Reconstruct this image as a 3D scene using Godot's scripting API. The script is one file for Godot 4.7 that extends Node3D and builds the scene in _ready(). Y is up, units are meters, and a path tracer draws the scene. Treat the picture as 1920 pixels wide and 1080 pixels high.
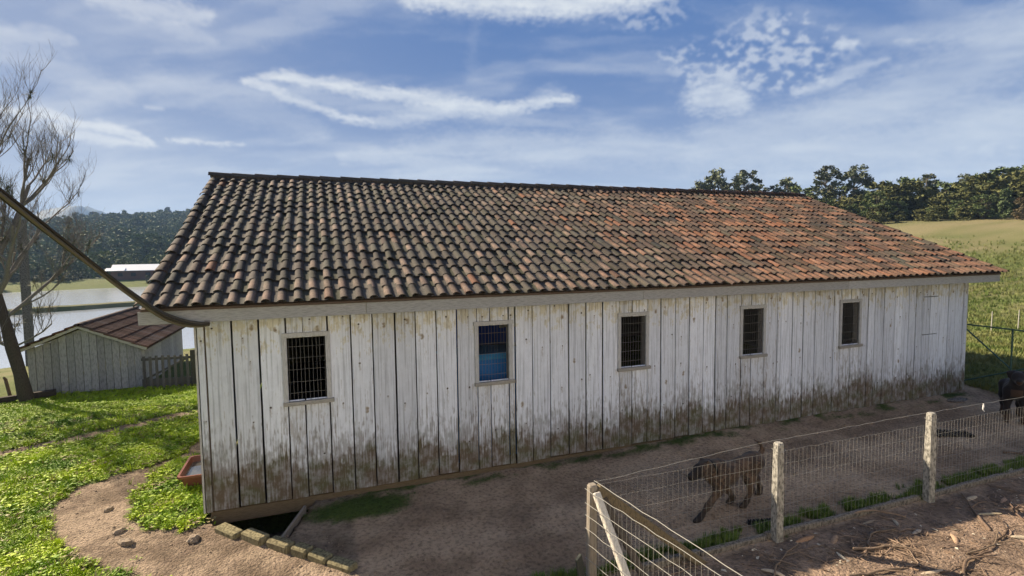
extends Node3D
# An old whitewashed board barn under a clay tile roof, seen from a raised spot beside a wire fenced dog run.
# World axes: x along the barn's long wall (left corner at 0), y up, z towards the viewer. Metres.

const WALL_LEN := 15.74
const SLOPE := 0.4125
const EAVE_Y := 2.80      # top of the roof deck at the front eave
const EAVE_Z := 0.40
const RIDGE_Z := -5.09
const ROOF_L := -0.56
const ROOF_R := 16.30
const LAKE_Y := -6.0
const SUN := Vector3(-0.561, 0.548, -0.620)      # towards the sun
const SKY_GAIN := 0.37

var rng := RandomNumberGenerator.new()
var nz := FastNoiseLite.new()      # smooth fractal noise, unit scale
var nf := FastNoiseLite.new()      # finer, other seed
var M := {}
var T := {}
var taken := {}

# ---------------------------------------------------------------- mesh builder
class MB:
	var v := PackedVector3Array()
	var n := PackedVector3Array()
	var c := PackedColorArray()
	var u := PackedVector2Array()
	var ix := PackedInt32Array()
	var col := Color(1, 1, 1)
	var wall_uv := false
	func vert(p: Vector3, nn: Vector3) -> int:
		v.push_back(p); n.push_back(nn); c.push_back(col)
		u.push_back(Vector2(p.x / 16.0, (2.9 - p.y) / 3.0) if wall_uv else Vector2(p.x, p.y))
		return v.size() - 1
	func tri(a: int, b: int, d: int) -> void:      # a b d counter-clockwise from outside
		ix.push_back(a); ix.push_back(d); ix.push_back(b)
	func quad(a: Vector3, b: Vector3, d: Vector3, e: Vector3) -> void:
		var nn := (b - a).cross(d - a)
		if nn.length_squared() < 1e-14: nn = (d - a).cross(e - a)
		nn = nn.normalized()
		var i := vert(a, nn)
		vert(b, nn); vert(d, nn); vert(e, nn)
		tri(i, i + 1, i + 2); tri(i, i + 2, i + 3)
	func tri3(a: Vector3, b: Vector3, d: Vector3) -> void:
		var nn := (b - a).cross(d - a).normalized()
		var i := vert(a, nn)
		vert(b, nn); vert(d, nn)
		tri(i, i + 1, i + 2)
	func hexa(p: Array) -> void:      # p[0..3] bottom ring, p[4..7] top ring, counter-clockwise seen from above
		quad(p[3], p[2], p[1], p[0]); quad(p[4], p[5], p[6], p[7])
		for k in 4:
			var j := (k + 1) % 4
			quad(p[k], p[j], p[4 + j], p[4 + k])
	func box(at: Vector3, s: Vector3, b := Basis()) -> void:
		var h := s * 0.5
		var p := []
		for y in [-1, 1]:
			for q in [[-1, 1], [1, 1], [1, -1], [-1, -1]]:
				p.push_back(at + b * Vector3(h.x * q[0], h.y * y, h.z * q[1]))
		hexa(p)
	func cbox(at: Vector3, s: Vector3, ch: float, b := Basis()) -> void:      # chamfered along y: an octagon swept upwards, with chamfered ends
		var h := s * 0.5
		var rings := []
		for st in [[-h.y, ch], [-h.y + ch, 0.0], [h.y - ch, 0.0], [h.y, ch]]:
			var hx: float = h.x - st[1]
			var hz: float = h.z - st[1]
			var r := []
			for q in [[-hx + ch, hz], [hx - ch, hz], [hx, hz - ch], [hx, -hz + ch], [hx - ch, -hz], [-hx + ch, -hz], [-hx, -hz + ch], [-hx, hz - ch]]:
				r.push_back(at + b * Vector3(q[0], st[0], q[1]))
			rings.push_back(r)
		loft(rings, true, true)
	func loft(rings: Array, cap0: bool, cap1: bool) -> void:      # flat shaded; rings counter-clockwise seen from the end
		for i in rings.size() - 1:
			var m: int = rings[i].size()
			for k in m:
				var j := (k + 1) % m
				quad(rings[i][k], rings[i][j], rings[i + 1][j], rings[i + 1][k])
		for e in [[cap0, 0], [cap1, rings.size() - 1]]:
			if not e[0]: continue
			var r: Array = rings[e[1]]
			var mid := Vector3.ZERO
			for q in r: mid += q
			mid /= r.size()
			for k in r.size():
				var j := (k + 1) % r.size()
				if e[1] == 0: tri3(mid, r[j], r[k])
				else: tri3(mid, r[k], r[j])
	func tube(pts: Array, rad: Array, sides := 6, caps := true) -> void:      # smooth
		var up := Vector3(0.13, 0.97, 0.21)
		var first := v.size()
		for i in pts.size():
			var d: Vector3 = (pts[mini(i + 1, pts.size() - 1)] - pts[maxi(i - 1, 0)]).normalized()
			if absf(d.dot(up)) > 0.93: up = Vector3(0.9, 0.1, -0.4)
			var a := d.cross(up).normalized()
			var b := a.cross(d).normalized()
			up = b
			for k in sides:
				var w := TAU * k / sides
				var nn := a * cos(w) + b * sin(w)
				vert(pts[i] + nn * rad[i], nn)
		for i in pts.size() - 1:
			for k in sides:
				var a0 := first + i * sides + k
				var a1 := first + i * sides + (k + 1) % sides
				tri(a0, a1 + sides, a1); tri(a0, a0 + sides, a1 + sides)
		if caps and sides > 3:
			for e in [0, pts.size() - 1]:
				var nn2: Vector3 = (pts[0] - pts[1]) if e == 0 else (pts[e] - pts[e - 1])
				var m := vert(pts[e], nn2.normalized())
				for k in sides:
					var a0: int = first + e * sides + k
					var a1: int = first + e * sides + (k + 1) % sides
					if e == 0: tri(m, a0, a1)
					else: tri(m, a1, a0)
	func mesh(uvs := true) -> ArrayMesh:
		var a := []
		a.resize(Mesh.ARRAY_MAX)
		a[Mesh.ARRAY_VERTEX] = v; a[Mesh.ARRAY_NORMAL] = n; a[Mesh.ARRAY_COLOR] = c; a[Mesh.ARRAY_INDEX] = ix
		if uvs: a[Mesh.ARRAY_TEX_UV] = u
		var m := ArrayMesh.new()
		m.add_surface_from_arrays(Mesh.PRIMITIVE_TRIANGLES, a)
		return m

# ---------------------------------------------------------------- scene tree helpers
func numbered(called: String) -> String:
	if not taken.has(called):
		taken[called] = 0
		return called
	taken[called] += 1
	return "%s_%03d" % [called, taken[called]]

func tag(o: Node, label: String, category: String, group := "", kind := "") -> void:
	if label: o.set_meta("label", label)
	if category: o.set_meta("category", category)
	if group: o.set_meta("group", group)
	if kind: o.set_meta("kind", kind)

func thing(called: String, label: String, category: String, at := Vector3.ZERO, turn := 0.0, group := "") -> Node3D:
	var o := Node3D.new()
	o.name = numbered(called)
	add_child(o)
	o.position = at
	o.rotation.y = turn
	tag(o, label, category, group)
	return o

func part(parent: Node, called: String, shape, m: Material, at := Vector3.ZERO) -> MeshInstance3D:
	var o := MeshInstance3D.new()
	o.name = numbered(called) if parent == self else called
	o.mesh = shape.mesh() if shape is MB else shape
	o.material_override = m
	parent.add_child(o, true)
	o.position = at
	return o

func structure(called: String, shape, m: Material) -> MeshInstance3D:
	var o := part(self, called, shape, m)
	o.set_meta("kind", "structure")
	return o

func scatter(parent: Node, called: String, mesh: Mesh, m: Material, xf: Array, cols: Array) -> MultiMeshInstance3D:
	var mm := MultiMesh.new()
	mm.transform_format = MultiMesh.TRANSFORM_3D
	mm.use_colors = true
	mm.mesh = mesh
	mm.instance_count = xf.size()
	for i in xf.size():
		mm.set_instance_transform(i, xf[i])
		mm.set_instance_color(i, cols[i])
	var o := MultiMeshInstance3D.new()
	o.name = numbered(called) if parent == self else called
	o.multimesh = mm
	o.material_override = m
	parent.add_child(o, true)
	o.set_meta("kind", "stuff")
	return o

func lin(r: float, g: float, b: float) -> Color:
	return Color(r, g, b).linear_to_srgb()

func rr(a: float, b: float) -> float:
	return rng.randf_range(a, b)

func mixc(a: Color, b: Color, t: float) -> Color:
	return a.lerp(b, clampf(t, 0.0, 1.0))

# ---------------------------------------------------------------- textures and materials
func noise_tex(freq: float, oct: int, lo: float, hi: float, sd: int, size := 512, mid := 0.5, kind := FastNoiseLite.TYPE_SIMPLEX_SMOOTH) -> NoiseTexture2D:
	var f := FastNoiseLite.new()
	f.noise_type = kind
	f.seed = sd
	f.frequency = freq
	f.fractal_octaves = oct
	f.fractal_gain = 0.6
	var t := NoiseTexture2D.new()
	t.width = size; t.height = size
	t.seamless = true
	t.noise = f
	var g := Gradient.new()
	g.set_color(0, Color(lo, lo, lo).linear_to_srgb())
	g.set_color(1, Color(hi, hi, hi).linear_to_srgb())
	g.add_point(mid, Color((lo + hi) * 0.5, (lo + hi) * 0.5, (lo + hi) * 0.5).linear_to_srgb())
	t.color_ramp = g
	return t

func bump_tex(freq: float, oct: int, sd: int, strength: float, size := 512) -> NoiseTexture2D:
	var f := FastNoiseLite.new()
	f.seed = sd
	f.frequency = freq
	f.fractal_octaves = oct
	f.fractal_gain = 0.6
	var t := NoiseTexture2D.new()
	t.width = size; t.height = size
	t.seamless = true
	t.as_normal_map = true
	t.bump_strength = strength
	t.noise = f
	return t

func mat(col: Color, rough := 0.9, tex: Texture2D = null, scale := Vector3.ONE, nrm: Texture2D = null, nstr := 1.0, world := true) -> StandardMaterial3D:
	var m := StandardMaterial3D.new()
	m.albedo_color = col
	m.roughness = rough
	m.metallic_specular = 0.3
	m.vertex_color_use_as_albedo = true
	m.cull_mode = BaseMaterial3D.CULL_DISABLED
	if tex or nrm:
		m.uv1_triplanar = true
		m.uv1_world_triplanar = world
		m.uv1_scale = scale
	if tex: m.albedo_texture = tex
	if nrm:
		m.normal_enabled = true
		m.normal_texture = nrm
		m.normal_scale = nstr
	return m

func make_materials() -> void:
	T.soil = noise_tex(0.022, 6, 0.35, 1.5, 3, 1024)
	T.soil_n = bump_tex(0.035, 6, 5, 18.0, 1024)
	T.clay = noise_tex(0.02, 5, 0.4, 1.45, 7)
	T.clay_n = bump_tex(0.05, 4, 8, 4.0)
	T.grain = noise_tex(0.02, 5, 0.55, 1.3, 9)
	T.grain_n = bump_tex(0.03, 4, 10, 5.0)
	T.lichen = noise_tex(0.018, 5, 0.12, 1.35, 11)
	T.leaf = noise_tex(0.03, 3, 0.75, 1.2, 13, 256)
	M.soil = mat(Color(1, 1, 1), 0.97, T.soil, Vector3.ONE * 0.55, T.soil_n, 1.0)
	M.clay = mat(Color(1, 1, 1), 0.9, T.clay, Vector3.ONE * 2.3, T.clay_n, 0.8)
	M.wood_upright = mat(Color(1, 1, 1), 0.85, T.grain, Vector3(9, 0.7, 9), T.grain_n, 0.7)
	M.wood_along = mat(Color(1, 1, 1), 0.85, T.grain, Vector3(0.7, 9, 9), T.grain_n, 0.7)
	M.wood_plain = mat(Color(1, 1, 1), 0.9, T.grain, Vector3(4, 4, 4), T.grain_n, 0.8)
	M.worn_boards = mat(Color(1, 1, 1), 0.9, T.grain, Vector3(2.1, 0.6, 2.1), T.grain_n, 0.5)
	M.concrete = mat(Color(1, 1, 1), 0.95, T.lichen, Vector3(2.2, 1.1, 2.2), T.clay_n, 0.8)
	M.bark = mat(Color(1, 1, 1), 0.95, T.clay, Vector3(4, 1.2, 4), T.grain_n, 1.5)
	M.leaf = mat(Color(1, 1, 1), 0.75)
	M.leaf.backlight = Color(0.95, 0.95, 0.75)
	M.grass = mat(Color(1, 1, 1), 0.6)
	M.grass.backlight = Color(0.9, 0.9, 0.7)
	M.plain = mat(Color(1, 1, 1), 0.8)
	M.wire = mat(lin(0.27, 0.26, 0.235), 0.5)
	M.rust_wire = mat(lin(0.19, 0.175, 0.155), 0.7)
	M.plastic = mat(Color(1, 1, 1), 0.35, T.leaf, Vector3.ONE * 4)
	M.rubber = mat(Color(1, 1, 1), 0.55, T.grain, Vector3.ONE * 14)
	M.paint = mat(Color(1, 1, 1), 0.5, T.leaf, Vector3.ONE * 5)
	M.fur = mat(Color(1, 1, 1), 0.7)
	M.fur.rim_enabled = true
	M.fur.rim = 0.2

# ---------------------------------------------------------------- sky
# long cloud banks: [strength, then azimuth, elevation, half width in degrees for each point along the bank]
const CLOUD_STROKES := [[0.85, -6.02, 16.06, 0.24, -2.5, 16.77, 0.45, 0.91, 16.48, 0.51, 5.01, 16.09, 0.52, 9.28, 15.81, 0.59, 14.24, 15.08, 0.76, 18.74, 14.68, 0.6, 22.72, 15.15, 0.55, 26.66, 15.64, 0.32], [0.75, -6.02, 16.06, 0.24, -3.5, 15.6, 0.4, -1.14, 14.67, 0.46, 1.32, 14.03, 0.42, 3.35, 13.4, 0.37, 5.97, 13.13, 0.27], [0.55, 5.97, 13.13, 0.48, 10.33, 14.06, 0.87, 14.23, 14.66, 0.76], [0.22, -1.1, 15.63, 0.91, 3.92, 14.79, 1.37, 8.16, 14.5, 1.07], [0.8, -24.05, 11.09, 0.36, -22.58, 11.14, 0.37, -20.38, 11.2, 0.38, -18.39, 10.94, 0.22], [0.85, -20.27, 10.27, 0.17, -18.4, 10.86, 0.35, -16.28, 10.78, 0.4, -14.62, 10.45, 0.32, -13.49, 9.9, 0.14], [0.8, -20.12, 10.17, 0.17, -18.45, 9.92, 0.39, -16.34, 9.69, 0.41, -13.49, 9.85, 0.19], [0.7, -12.41, 10.14, 0.09, -10.01, 10.22, 0.19, -6.28, 10.28, 0.1], [0.9, 10.1, 25.23, 1.19, 17.24, 24.81, 1.22, 22.81, 24.18, 1.12, 28.35, 24.02, 1.01, 33.21, 24.25, 0.89, 37.37, 24.52, 0.68], [0.6, 11.7, 24.35, 0.25, 17.22, 23.78, 0.36, 22.8, 23.32, 0.36, 27.8, 23.16, 0.31, 31.07, 23.29, 0.25], [0.5, -17.13, 20.74, 0.66, -14.25, 20.55, 0.86, -11.13, 20.66, 0.8, -8.63, 20.9, 0.46], [0.25, -12.37, 19.81, 0.44, -10.39, 19.27, 0.55, -8.3, 19.06, 0.37], [0.35, -24.0, 16.48, 0.62, -21.0, 16.9, 0.57, -18.71, 17.26, 0.33], [0.28, -22.9, 15.65, 1.03, -20.47, 15.23, 1.15, -17.86, 14.33, 1.12, -15.4, 13.48, 0.72], [0.22, -13.42, 15.05, 1.0, -8.53, 14.39, 1.25, -3.13, 13.3, 1.32, 0.74, 11.84, 0.84], [0.42, 2.7, 9.58, 0.43, 9.13, 10.31, 0.77, 14.16, 11.24, 1.11, 20.4, 11.34, 1.23, 27.2, 10.53, 1.0], [0.35, 7.97, 8.03, 0.33, 14.67, 8.42, 0.51, 18.65, 8.63, 0.28], [0.25, -12.72, 13.42, 0.46, -7.67, 14.27, 0.58, -5.42, 14.27, 0.3], [0.4, -13.53, 12.87, 0.18, -12.55, 12.91, 0.19], [0.4, 64.81, 15.48, 2.31, 59.98, 13.98, 2.53, 54.31, 12.08, 2.39, 48.55, 11.02, 1.96, 40.06, 10.75, 1.58], [0.45, 65.07, 9.46, 1.75, 60.18, 8.63, 1.9, 52.83, 8.66, 1.9, 39.07, 9.39, 1.6], [0.35, 22.66, 10.11, 1.35, 31.09, 10.64, 1.65, 39.06, 9.65, 1.38], [0.08, 16.64, 22.77, 0.41, 16.25, 19.94, 0.47, 16.65, 17.49, 0.75], [0.4, 22.15, 15.16, 0.55, 24.42, 15.87, 0.87, 26.94, 15.27, 0.54], [0.35, 55.67, 16.91, 0.22, 57.3, 16.79, 0.17], [0.6, 51.35, 17.69, 0.32, 52.38, 17.32, 0.32], [0.45, 48.04, 14.11, 0.34, 51.02, 14.8, 0.56, 53.42, 15.47, 0.55, 54.95, 15.82, 0.27], [0.7, 39.51, 14.64, 1.24, 41.5, 14.78, 1.73, 43.21, 14.01, 1.11]]

func make_sky() -> PanoramaSkyMaterial:
	var W := 2560
	var H := 1280
	var data := PackedFloat32Array()
	data.resize(W * H * 3)
	var n1 := FastNoiseLite.new()
	n1.seed = 21; n1.frequency = 1.0; n1.fractal_octaves = 5; n1.fractal_gain = 0.55
	n1.domain_warp_enabled = true; n1.domain_warp_amplitude = 0.35; n1.domain_warp_frequency = 1.2
	var n2 := FastNoiseLite.new()
	n2.seed = 22; n2.frequency = 1.0; n2.fractal_octaves = 4; n2.fractal_gain = 0.6
	var n3 := FastNoiseLite.new()
	n3.seed = 27; n3.frequency = 1.0; n3.fractal_octaves = 3
	var sun := SUN
	var segs := []
	for st in CLOUD_STROKES:
		var m: int = (st.size() - 1) / 3
		for i in m - 1:
			var a := Vector3(st[1 + i * 3], st[2 + i * 3], st[3 + i * 3])
			var b := Vector3(st[4 + i * 3], st[5 + i * 3], st[6 + i * 3])
			var r := maxf(a.z, b.z) * 2.2 + 0.6
			segs.push_back([a, b, st[0], minf(a.x, b.x) - r, maxf(a.x, b.x) + r, minf(a.y, b.y) - r, maxf(a.y, b.y) + r])
	for y in H:
		var el := 90.0 - (y + 0.5) / H * 180.0
		var row := y * W * 3
		if el < -2.0:
			for x in W:
				data[row + x * 3] = 0.10; data[row + x * 3 + 1] = 0.10; data[row + x * 3 + 2] = 0.085
			continue
		var ce := cos(deg_to_rad(el))
		var se := sin(deg_to_rad(el))
		var e := maxf(el, 0.0)
		var k1 := 1.0 - exp(-e / 7.5)
		var base := Color(0.80, 0.88, 0.95).lerp(Color(0.042, 0.148, 0.43), k1).lerp(Color(0.035, 0.12, 0.34), smoothstep(20.0, 80.0, e))
		var here := []
		for sg in segs:
			if el > sg[5] and el < sg[6]: here.push_back(sg)
		for x in W:
			var az := wrapf((x + 0.5) / W * 360.0, -180.0, 180.0)      # the panorama's edge lies towards -z
			var ar := deg_to_rad(az)
			var d := Vector3(sin(ar) * ce, se, -cos(ar) * ce)
			var q := 1.0 / (maxf(se, 0.0) + 0.16)
			var px := d.x * q
			var pz := d.z * q
			var c := base
			var sa := rad_to_deg(acos(clampf(d.dot(sun), -1.0, 1.0)))
			c = c.lerp(Color(0.86, 0.88, 0.90), 0.52 * exp(-sa * sa / 900.0))
			# thin streaked veil, drawn out along one direction
			var s1 := px * 0.9 + pz * 0.35
			var s2 := pz * 0.9 - px * 0.35
			var veil := n1.get_noise_2d(s1 * 0.8 + 3.0, s2 * 1.9)
			var fib := n2.get_noise_2d(s1 * 2.6, s2 * 7.0 + 5.0)
			var cov := smoothstep(-0.25, 0.65, veil + 0.22 * fib) * 0.42
			cov += 0.34 * smoothstep(15.0, 3.0, e) * (0.75 + 0.5 * n3.get_noise_2d(px * 1.2, pz * 3.0))
			# fields of small heaped clouds
			var fld := n3.get_noise_2d(px * 0.55 + 9.0, pz * 0.55 - 4.0)
			var field := smoothstep(0.22, 0.5, fld) * 0.7
			if az > 28.0 and az < 64.0 and e > 8.0 and e < 26.0:
				field = 0.0
				var g := pow((az - 45.0) / 8.5, 2.0) + pow((e - 17.6 + 0.04 * (az - 45.0)) / 3.8, 2.0)
				field = maxf(field, smoothstep(1.5, 0.25, g + 0.7 * n3.get_noise_2d(az * 0.12, e * 0.25)))
				var g2 := pow((az - 34.5) / 4.5, 2.0) + pow((e - 22.6) / 1.5, 2.0)
				field = maxf(field, 0.7 * smoothstep(1.4, 0.3, g2))
			elif az > -30.0 and az <= 28.0 and e < 27.0: field = 0.0
			if field > 0.02 and e > 6.0:
				var puff := n2.get_noise_2d(az * 0.62 + 0.2 * e, e * 1.05)
				var grp := n3.get_noise_2d(az * 0.16 + 4.0, e * 0.3)
				cov = maxf(cov, cov * 0.5 + field * smoothstep(-0.2, 0.42, puff + 0.45 * grp) * 0.62)
			if here.size() > 0 and az > -32.0 and az < 70.0:
				var wa := az + 0.55 * n2.get_noise_2d(az * 0.35, el * 0.7) + 0.16 * n2.get_noise_2d(az * 1.7, el * 2.5)
				var we := el + 0.40 * n2.get_noise_2d(az * 0.3 + 50.0, el * 0.8) + 0.16 * n2.get_noise_2d(az * 1.2 + 20.0, el * 3.0)
				var best := 0.0
				var frz := 0.55 * n2.get_noise_2d(az * 0.9 + 7.0, el * 2.6) + 0.3 * n1.get_noise_2d(az * 2.5, el * 6.0)
				for sg in here:
					if az < sg[3] or az > sg[4]: continue
					var a: Vector3 = sg[0]
					var b: Vector3 = sg[1]
					var bx := b.x - a.x
					var by := b.y - a.y
					var t := clampf(((wa - a.x) * bx + (we - a.y) * by) / (bx * bx + by * by), 0.0, 1.0)
					var dx := wa - a.x - bx * t
					var dy := we - a.y - by * t
					var w := lerpf(a.z, b.z, t)
					var v: float = sg[2] * (1.0 - smoothstep(0.1, 1.9, sqrt(dx * dx + dy * dy) / w + frz))
					best = maxf(best, v)
				best *= clampf(0.9 + 0.4 * n1.get_noise_2d(az * 0.2 + el * 0.1, el * 0.9), 0.3, 1.05)
				cov = 1.0 - (1.0 - cov * 0.85) * (1.0 - best)
			cov = clampf(cov, 0.0, 0.96)
			var white := Color(0.80, 0.85, 0.89).lerp(Color(0.98, 0.97, 0.95), exp(-sa * sa / 1600.0))
			c = c.lerp(white, cov)
			var i := row + x * 3
			data[i] = c.r * SKY_GAIN; data[i + 1] = c.g * SKY_GAIN; data[i + 2] = c.b * SKY_GAIN
	var img := Image.create_from_data(W, H, false, Image.FORMAT_RGBF, data.to_byte_array())
	var m := PanoramaSkyMaterial.new()
	m.panorama = ImageTexture.create_from_image(img)
	return m

func make_view() -> void:
	var cam := Camera3D.new()
	cam.name = "camera"
	cam.fov = 57.24
	cam.near = 0.05
	cam.far = 9000.0
	cam.transform = Transform3D(Basis(Vector3.UP, -0.35268) * Basis(Vector3.RIGHT, -0.07037) * Basis(Vector3.BACK, -0.012506), Vector3(1.517, 3.439, 7.847))
	add_child(cam)
	cam.current = true
	var env := Environment.new()
	env.background_mode = Environment.BG_SKY
	var sky := Sky.new()
	sky.sky_material = make_sky()
	env.sky = sky
	env.tonemap_mode = Environment.TONE_MAPPER_LINEAR
	env.tonemap_exposure = 2.6
	env.sdfgi_enabled = true
	env.ssao_enabled = true
	env.ssil_enabled = true
	env.fog_enabled = true
	env.fog_density = 0.00026
	env.fog_light_color = Color(0.56, 0.68, 0.84)
	var we := WorldEnvironment.new()
	we.name = "daylight"
	we.environment = env
	add_child(we)
	var sun := DirectionalLight3D.new()
	sun.name = "sun"
	sun.light_energy = 1.6
	sun.light_color = Color(1.0, 0.93, 0.82)
	sun.light_angular_distance = 0.5
	sun.shadow_enabled = true
	sun.transform = Transform3D(Basis.looking_at(-SUN, Vector3.UP), Vector3(0, 30, 0))
	add_child(sun)

# ---------------------------------------------------------------- ground
var dirt_poly := PackedVector2Array([Vector2(-0.69, -3.6), Vector2(-0.91, -2.61), Vector2(-1.45, -2.27), Vector2(-2.03, -1.87), Vector2(-2.17, -1.12), Vector2(-1.8, -0.31), Vector2(-1.3, 0.39), Vector2(-0.7, 1.02), Vector2(-0.1, 1.5), Vector2(0.8, 3.0), Vector2(3.0, 9.0), Vector2(40, 9), Vector2(15.9, 3.4), Vector2(15.9, -0.4), Vector2(0.0, -0.4), Vector2(-0.1, -3.6)])
var patch_poly := PackedVector2Array([Vector2(0.1, -2.4), Vector2(-0.55, -2.65), Vector2(-1.09, -2.3), Vector2(-1.16, -1.43), Vector2(-1.02, -0.58), Vector2(-0.7, 0.03), Vector2(-0.31, 0.22), Vector2(0.12, 0.12), Vector2(0.12, -1.0)])
var path_line := [Vector2(-6.5, -3.3), Vector2(-4.08, -3.96), Vector2(-3.13, -4.33), Vector2(-2.3, -5.04), Vector2(-1.24, -5.82), Vector2(0.0, -6.6)]

func path_dist(p: Vector2) -> float:
	var d := 1e9
	for i in path_line.size() - 1:
		d = minf(d, Geometry2D.get_closest_point_to_segment(p, path_line[i], path_line[i + 1]).distance_to(p))
	return d

func in_pit(x: float, z: float) -> float:      # the hollow below the corner of the barn
	if x < -0.05 or x > 1.5 or z > 1.2 or z < -1.0: return 0.0
	var a := 0.95 * x - z + 0.02       # behind the brick edging
	var b := (1.23 - x) - 0.36 * (z - 0.3)      # left of the retaining plank
	return smoothstep(-0.01, 0.08, minf(minf(a, b), x - 0.02))

func height(x: float, z: float) -> float:
	var h := -0.1
	h += 0.02 * nz.get_noise_2d(x * 0.9, z * 0.9) + 0.009 * nf.get_noise_2d(x * 4.0, z * 4.0)
	if x < 1.0:
		h -= 0.42 * smoothstep(-4.5, -10.6, z) * smoothstep(1.0, -1.0, x)
	h += 0.1 * smoothstep(4.0, 9.0, x) * smoothstep(0.9, -0.1, z)
	h += 0.1 * smoothstep(15.0, 17.0, x)
	h += 0.05 * smoothstep(3.2, 4.6, z) * smoothstep(4.0, 6.0, x)      # bank outside the run
	h -= 0.55 * in_pit(x, z)
	# path worn a little lower than the lawn
	if x < 1.0 and x > -8.0 and z > -8.0 and z < 4.0:
		h -= 0.03 * (1.0 - smoothstep(0.08, 0.25, path_dist(Vector2(x, z))))
	# left: down to the ponds, then up the wooded hill
	var dx := x - 1.5
	var dz := z - 7.85
	var r := sqrt(dx * dx + dz * dz)
	var az := rad_to_deg(atan2(dx, -dz))
	var left := smoothstep(12.0, -2.0, az) if z < 7.0 else smoothstep(3.0, -3.0, x)
	var fall := -6.3 * smoothstep(19.0, 72.0, r)
	var far_l := smoothstep(183.0, 215.0, r) * 2.6 + smoothstep(250.0, 830.0, r) * 43.0 * clampf(1.0 + 0.032 * (az + 16.0), 0.5, 1.35) + (3.0 + r * 0.006) * nz.get_noise_2d(x * 0.012, z * 0.012) * smoothstep(215.0, 300.0, r)
	h += left * (fall + far_l)
	# right: pasture rising to the tree line
	var right := 1.0 - left
	h += right * ((7.0 + 0.10 * (az - 50.0)) * smoothstep(36.0, 118.0, r) + 0.9 * nz.get_noise_2d(x * 0.03, z * 0.03) * smoothstep(25.0, 60.0, r) - 0.5 * smoothstep(20.0, 34.0, r) * smoothstep(52.0, 36.0, r))
	h -= right * 9.0 * smoothstep(150.0, 400.0, r)
	if r > 900.0: h = lerpf(h, -6.0, smoothstep(900.0, 1700.0, r))
	return h

func grass_cover(x: float, z: float) -> float:      # 0 bare, 1 grown over
	var wx := x + 0.12 * nz.get_noise_2d(x * 2.2, z * 2.2) + 0.06 * nf.get_noise_2d(x * 7.0, z * 7.0)
	var wz := z + 0.12 * nz.get_noise_2d(x * 2.2 + 40.0, z * 2.2) + 0.06 * nf.get_noise_2d(x * 7.0, z * 7.0 + 30.0)
	var p := Vector2(wx, wz)
	if x > 15.9: return smoothstep(15.95, 16.5, wx + 0.1 * wz) if z < 3.4 else 1.0
	if Geometry2D.is_point_in_polygon(p, patch_poly): return 1.0
	if Geometry2D.is_point_in_polygon(p, dirt_poly):
		var g := 0.0
		# mossy growth along the wall foot and below the run's edge
		var m := nz.get_noise_2d(x * 1.3 + 7.0, z * 2.5)
		if x > 1.1 and x < 15.6: g = maxf(g, smoothstep(0.42, 0.1, wz) * smoothstep(-0.02, 0.35, m + 0.1))
		g = maxf(g, smoothstep(0.0, 0.15, 0.42 - Vector2((wx - 1.95) * 0.5, wz - 0.42).length()))
		if x > 3.2 and x < 16.0: g = maxf(g, smoothstep(0.16, 0.05, absf(wz - 2.93)) * smoothstep(-0.35, 0.0, m))
		if x > 3.5 and x < 4.9 and z > 2.7 and z < 3.6: g = maxf(g, smoothstep(0.3, 0.1, Vector2(wx - 3.95, wz - 3.05).length()))
		return g
	if x < 1.0 and z > -8.5 and z < 4.0 and path_dist(p) < 0.21: return 0.0
	return 1.0

func make_ground() -> void:
	var xs := ticks(-9.0, 17.5, 0.085)
	var zs := ticks(-12.0, 7.2, 0.085)
	var nx := xs.size()
	var nzs := zs.size()
	var V := PackedVector3Array(); V.resize(nx * nzs)
	var Nn := PackedVector3Array(); Nn.resize(nx * nzs)
	var Cc := PackedColorArray(); Cc.resize(nx * nzs)
	for j in nzs:
		for i in nx:
			V[j * nx + i] = Vector3(xs[i], height(xs[i], zs[j]), zs[j])
	for j in nzs:
		for i in nx:
			var p := V[j * nx + i]
			var a := V[j * nx + mini(i + 1, nx - 1)] - V[j * nx + maxi(i - 1, 0)]
			var b := V[mini(j + 1, nzs - 1) * nx + i] - V[maxi(j - 1, 0) * nx + i]
			Nn[j * nx + i] = b.cross(a).normalized()
			Cc[j * nx + i] = ground_color(p)
	var I := PackedInt32Array(); I.resize((nx - 1) * (nzs - 1) * 6)
	var k := 0
	for j in nzs - 1:
		for i in nx - 1:
			var a := j * nx + i
			I[k] = a; I[k + 1] = a + 1; I[k + 2] = a + nx
			I[k + 3] = a + 1; I[k + 4] = a + nx + 1; I[k + 5] = a + nx
			k += 6
	var arr := []
	arr.resize(Mesh.ARRAY_MAX)
	arr[Mesh.ARRAY_VERTEX] = V; arr[Mesh.ARRAY_NORMAL] = Nn; arr[Mesh.ARRAY_COLOR] = Cc; arr[Mesh.ARRAY_INDEX] = I
	var m := ArrayMesh.new()
	m.add_surface_from_arrays(Mesh.PRIMITIVE_TRIANGLES, arr)
	structure("ground", m, M.soil)

func ticks(a: float, b: float, step: float) -> PackedFloat32Array:
	var left := []
	var d := step
	var p := a
	while p > -5200.0:
		d *= 1.09
		p -= d
		left.push_front(p)
	var out := PackedFloat32Array(left)
	p = a
	while p < b:
		out.push_back(p)
		p += step
	d = step
	while p < 5200.0:
		out.push_back(p)
		d *= 1.09
		p += d
	return out

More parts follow.
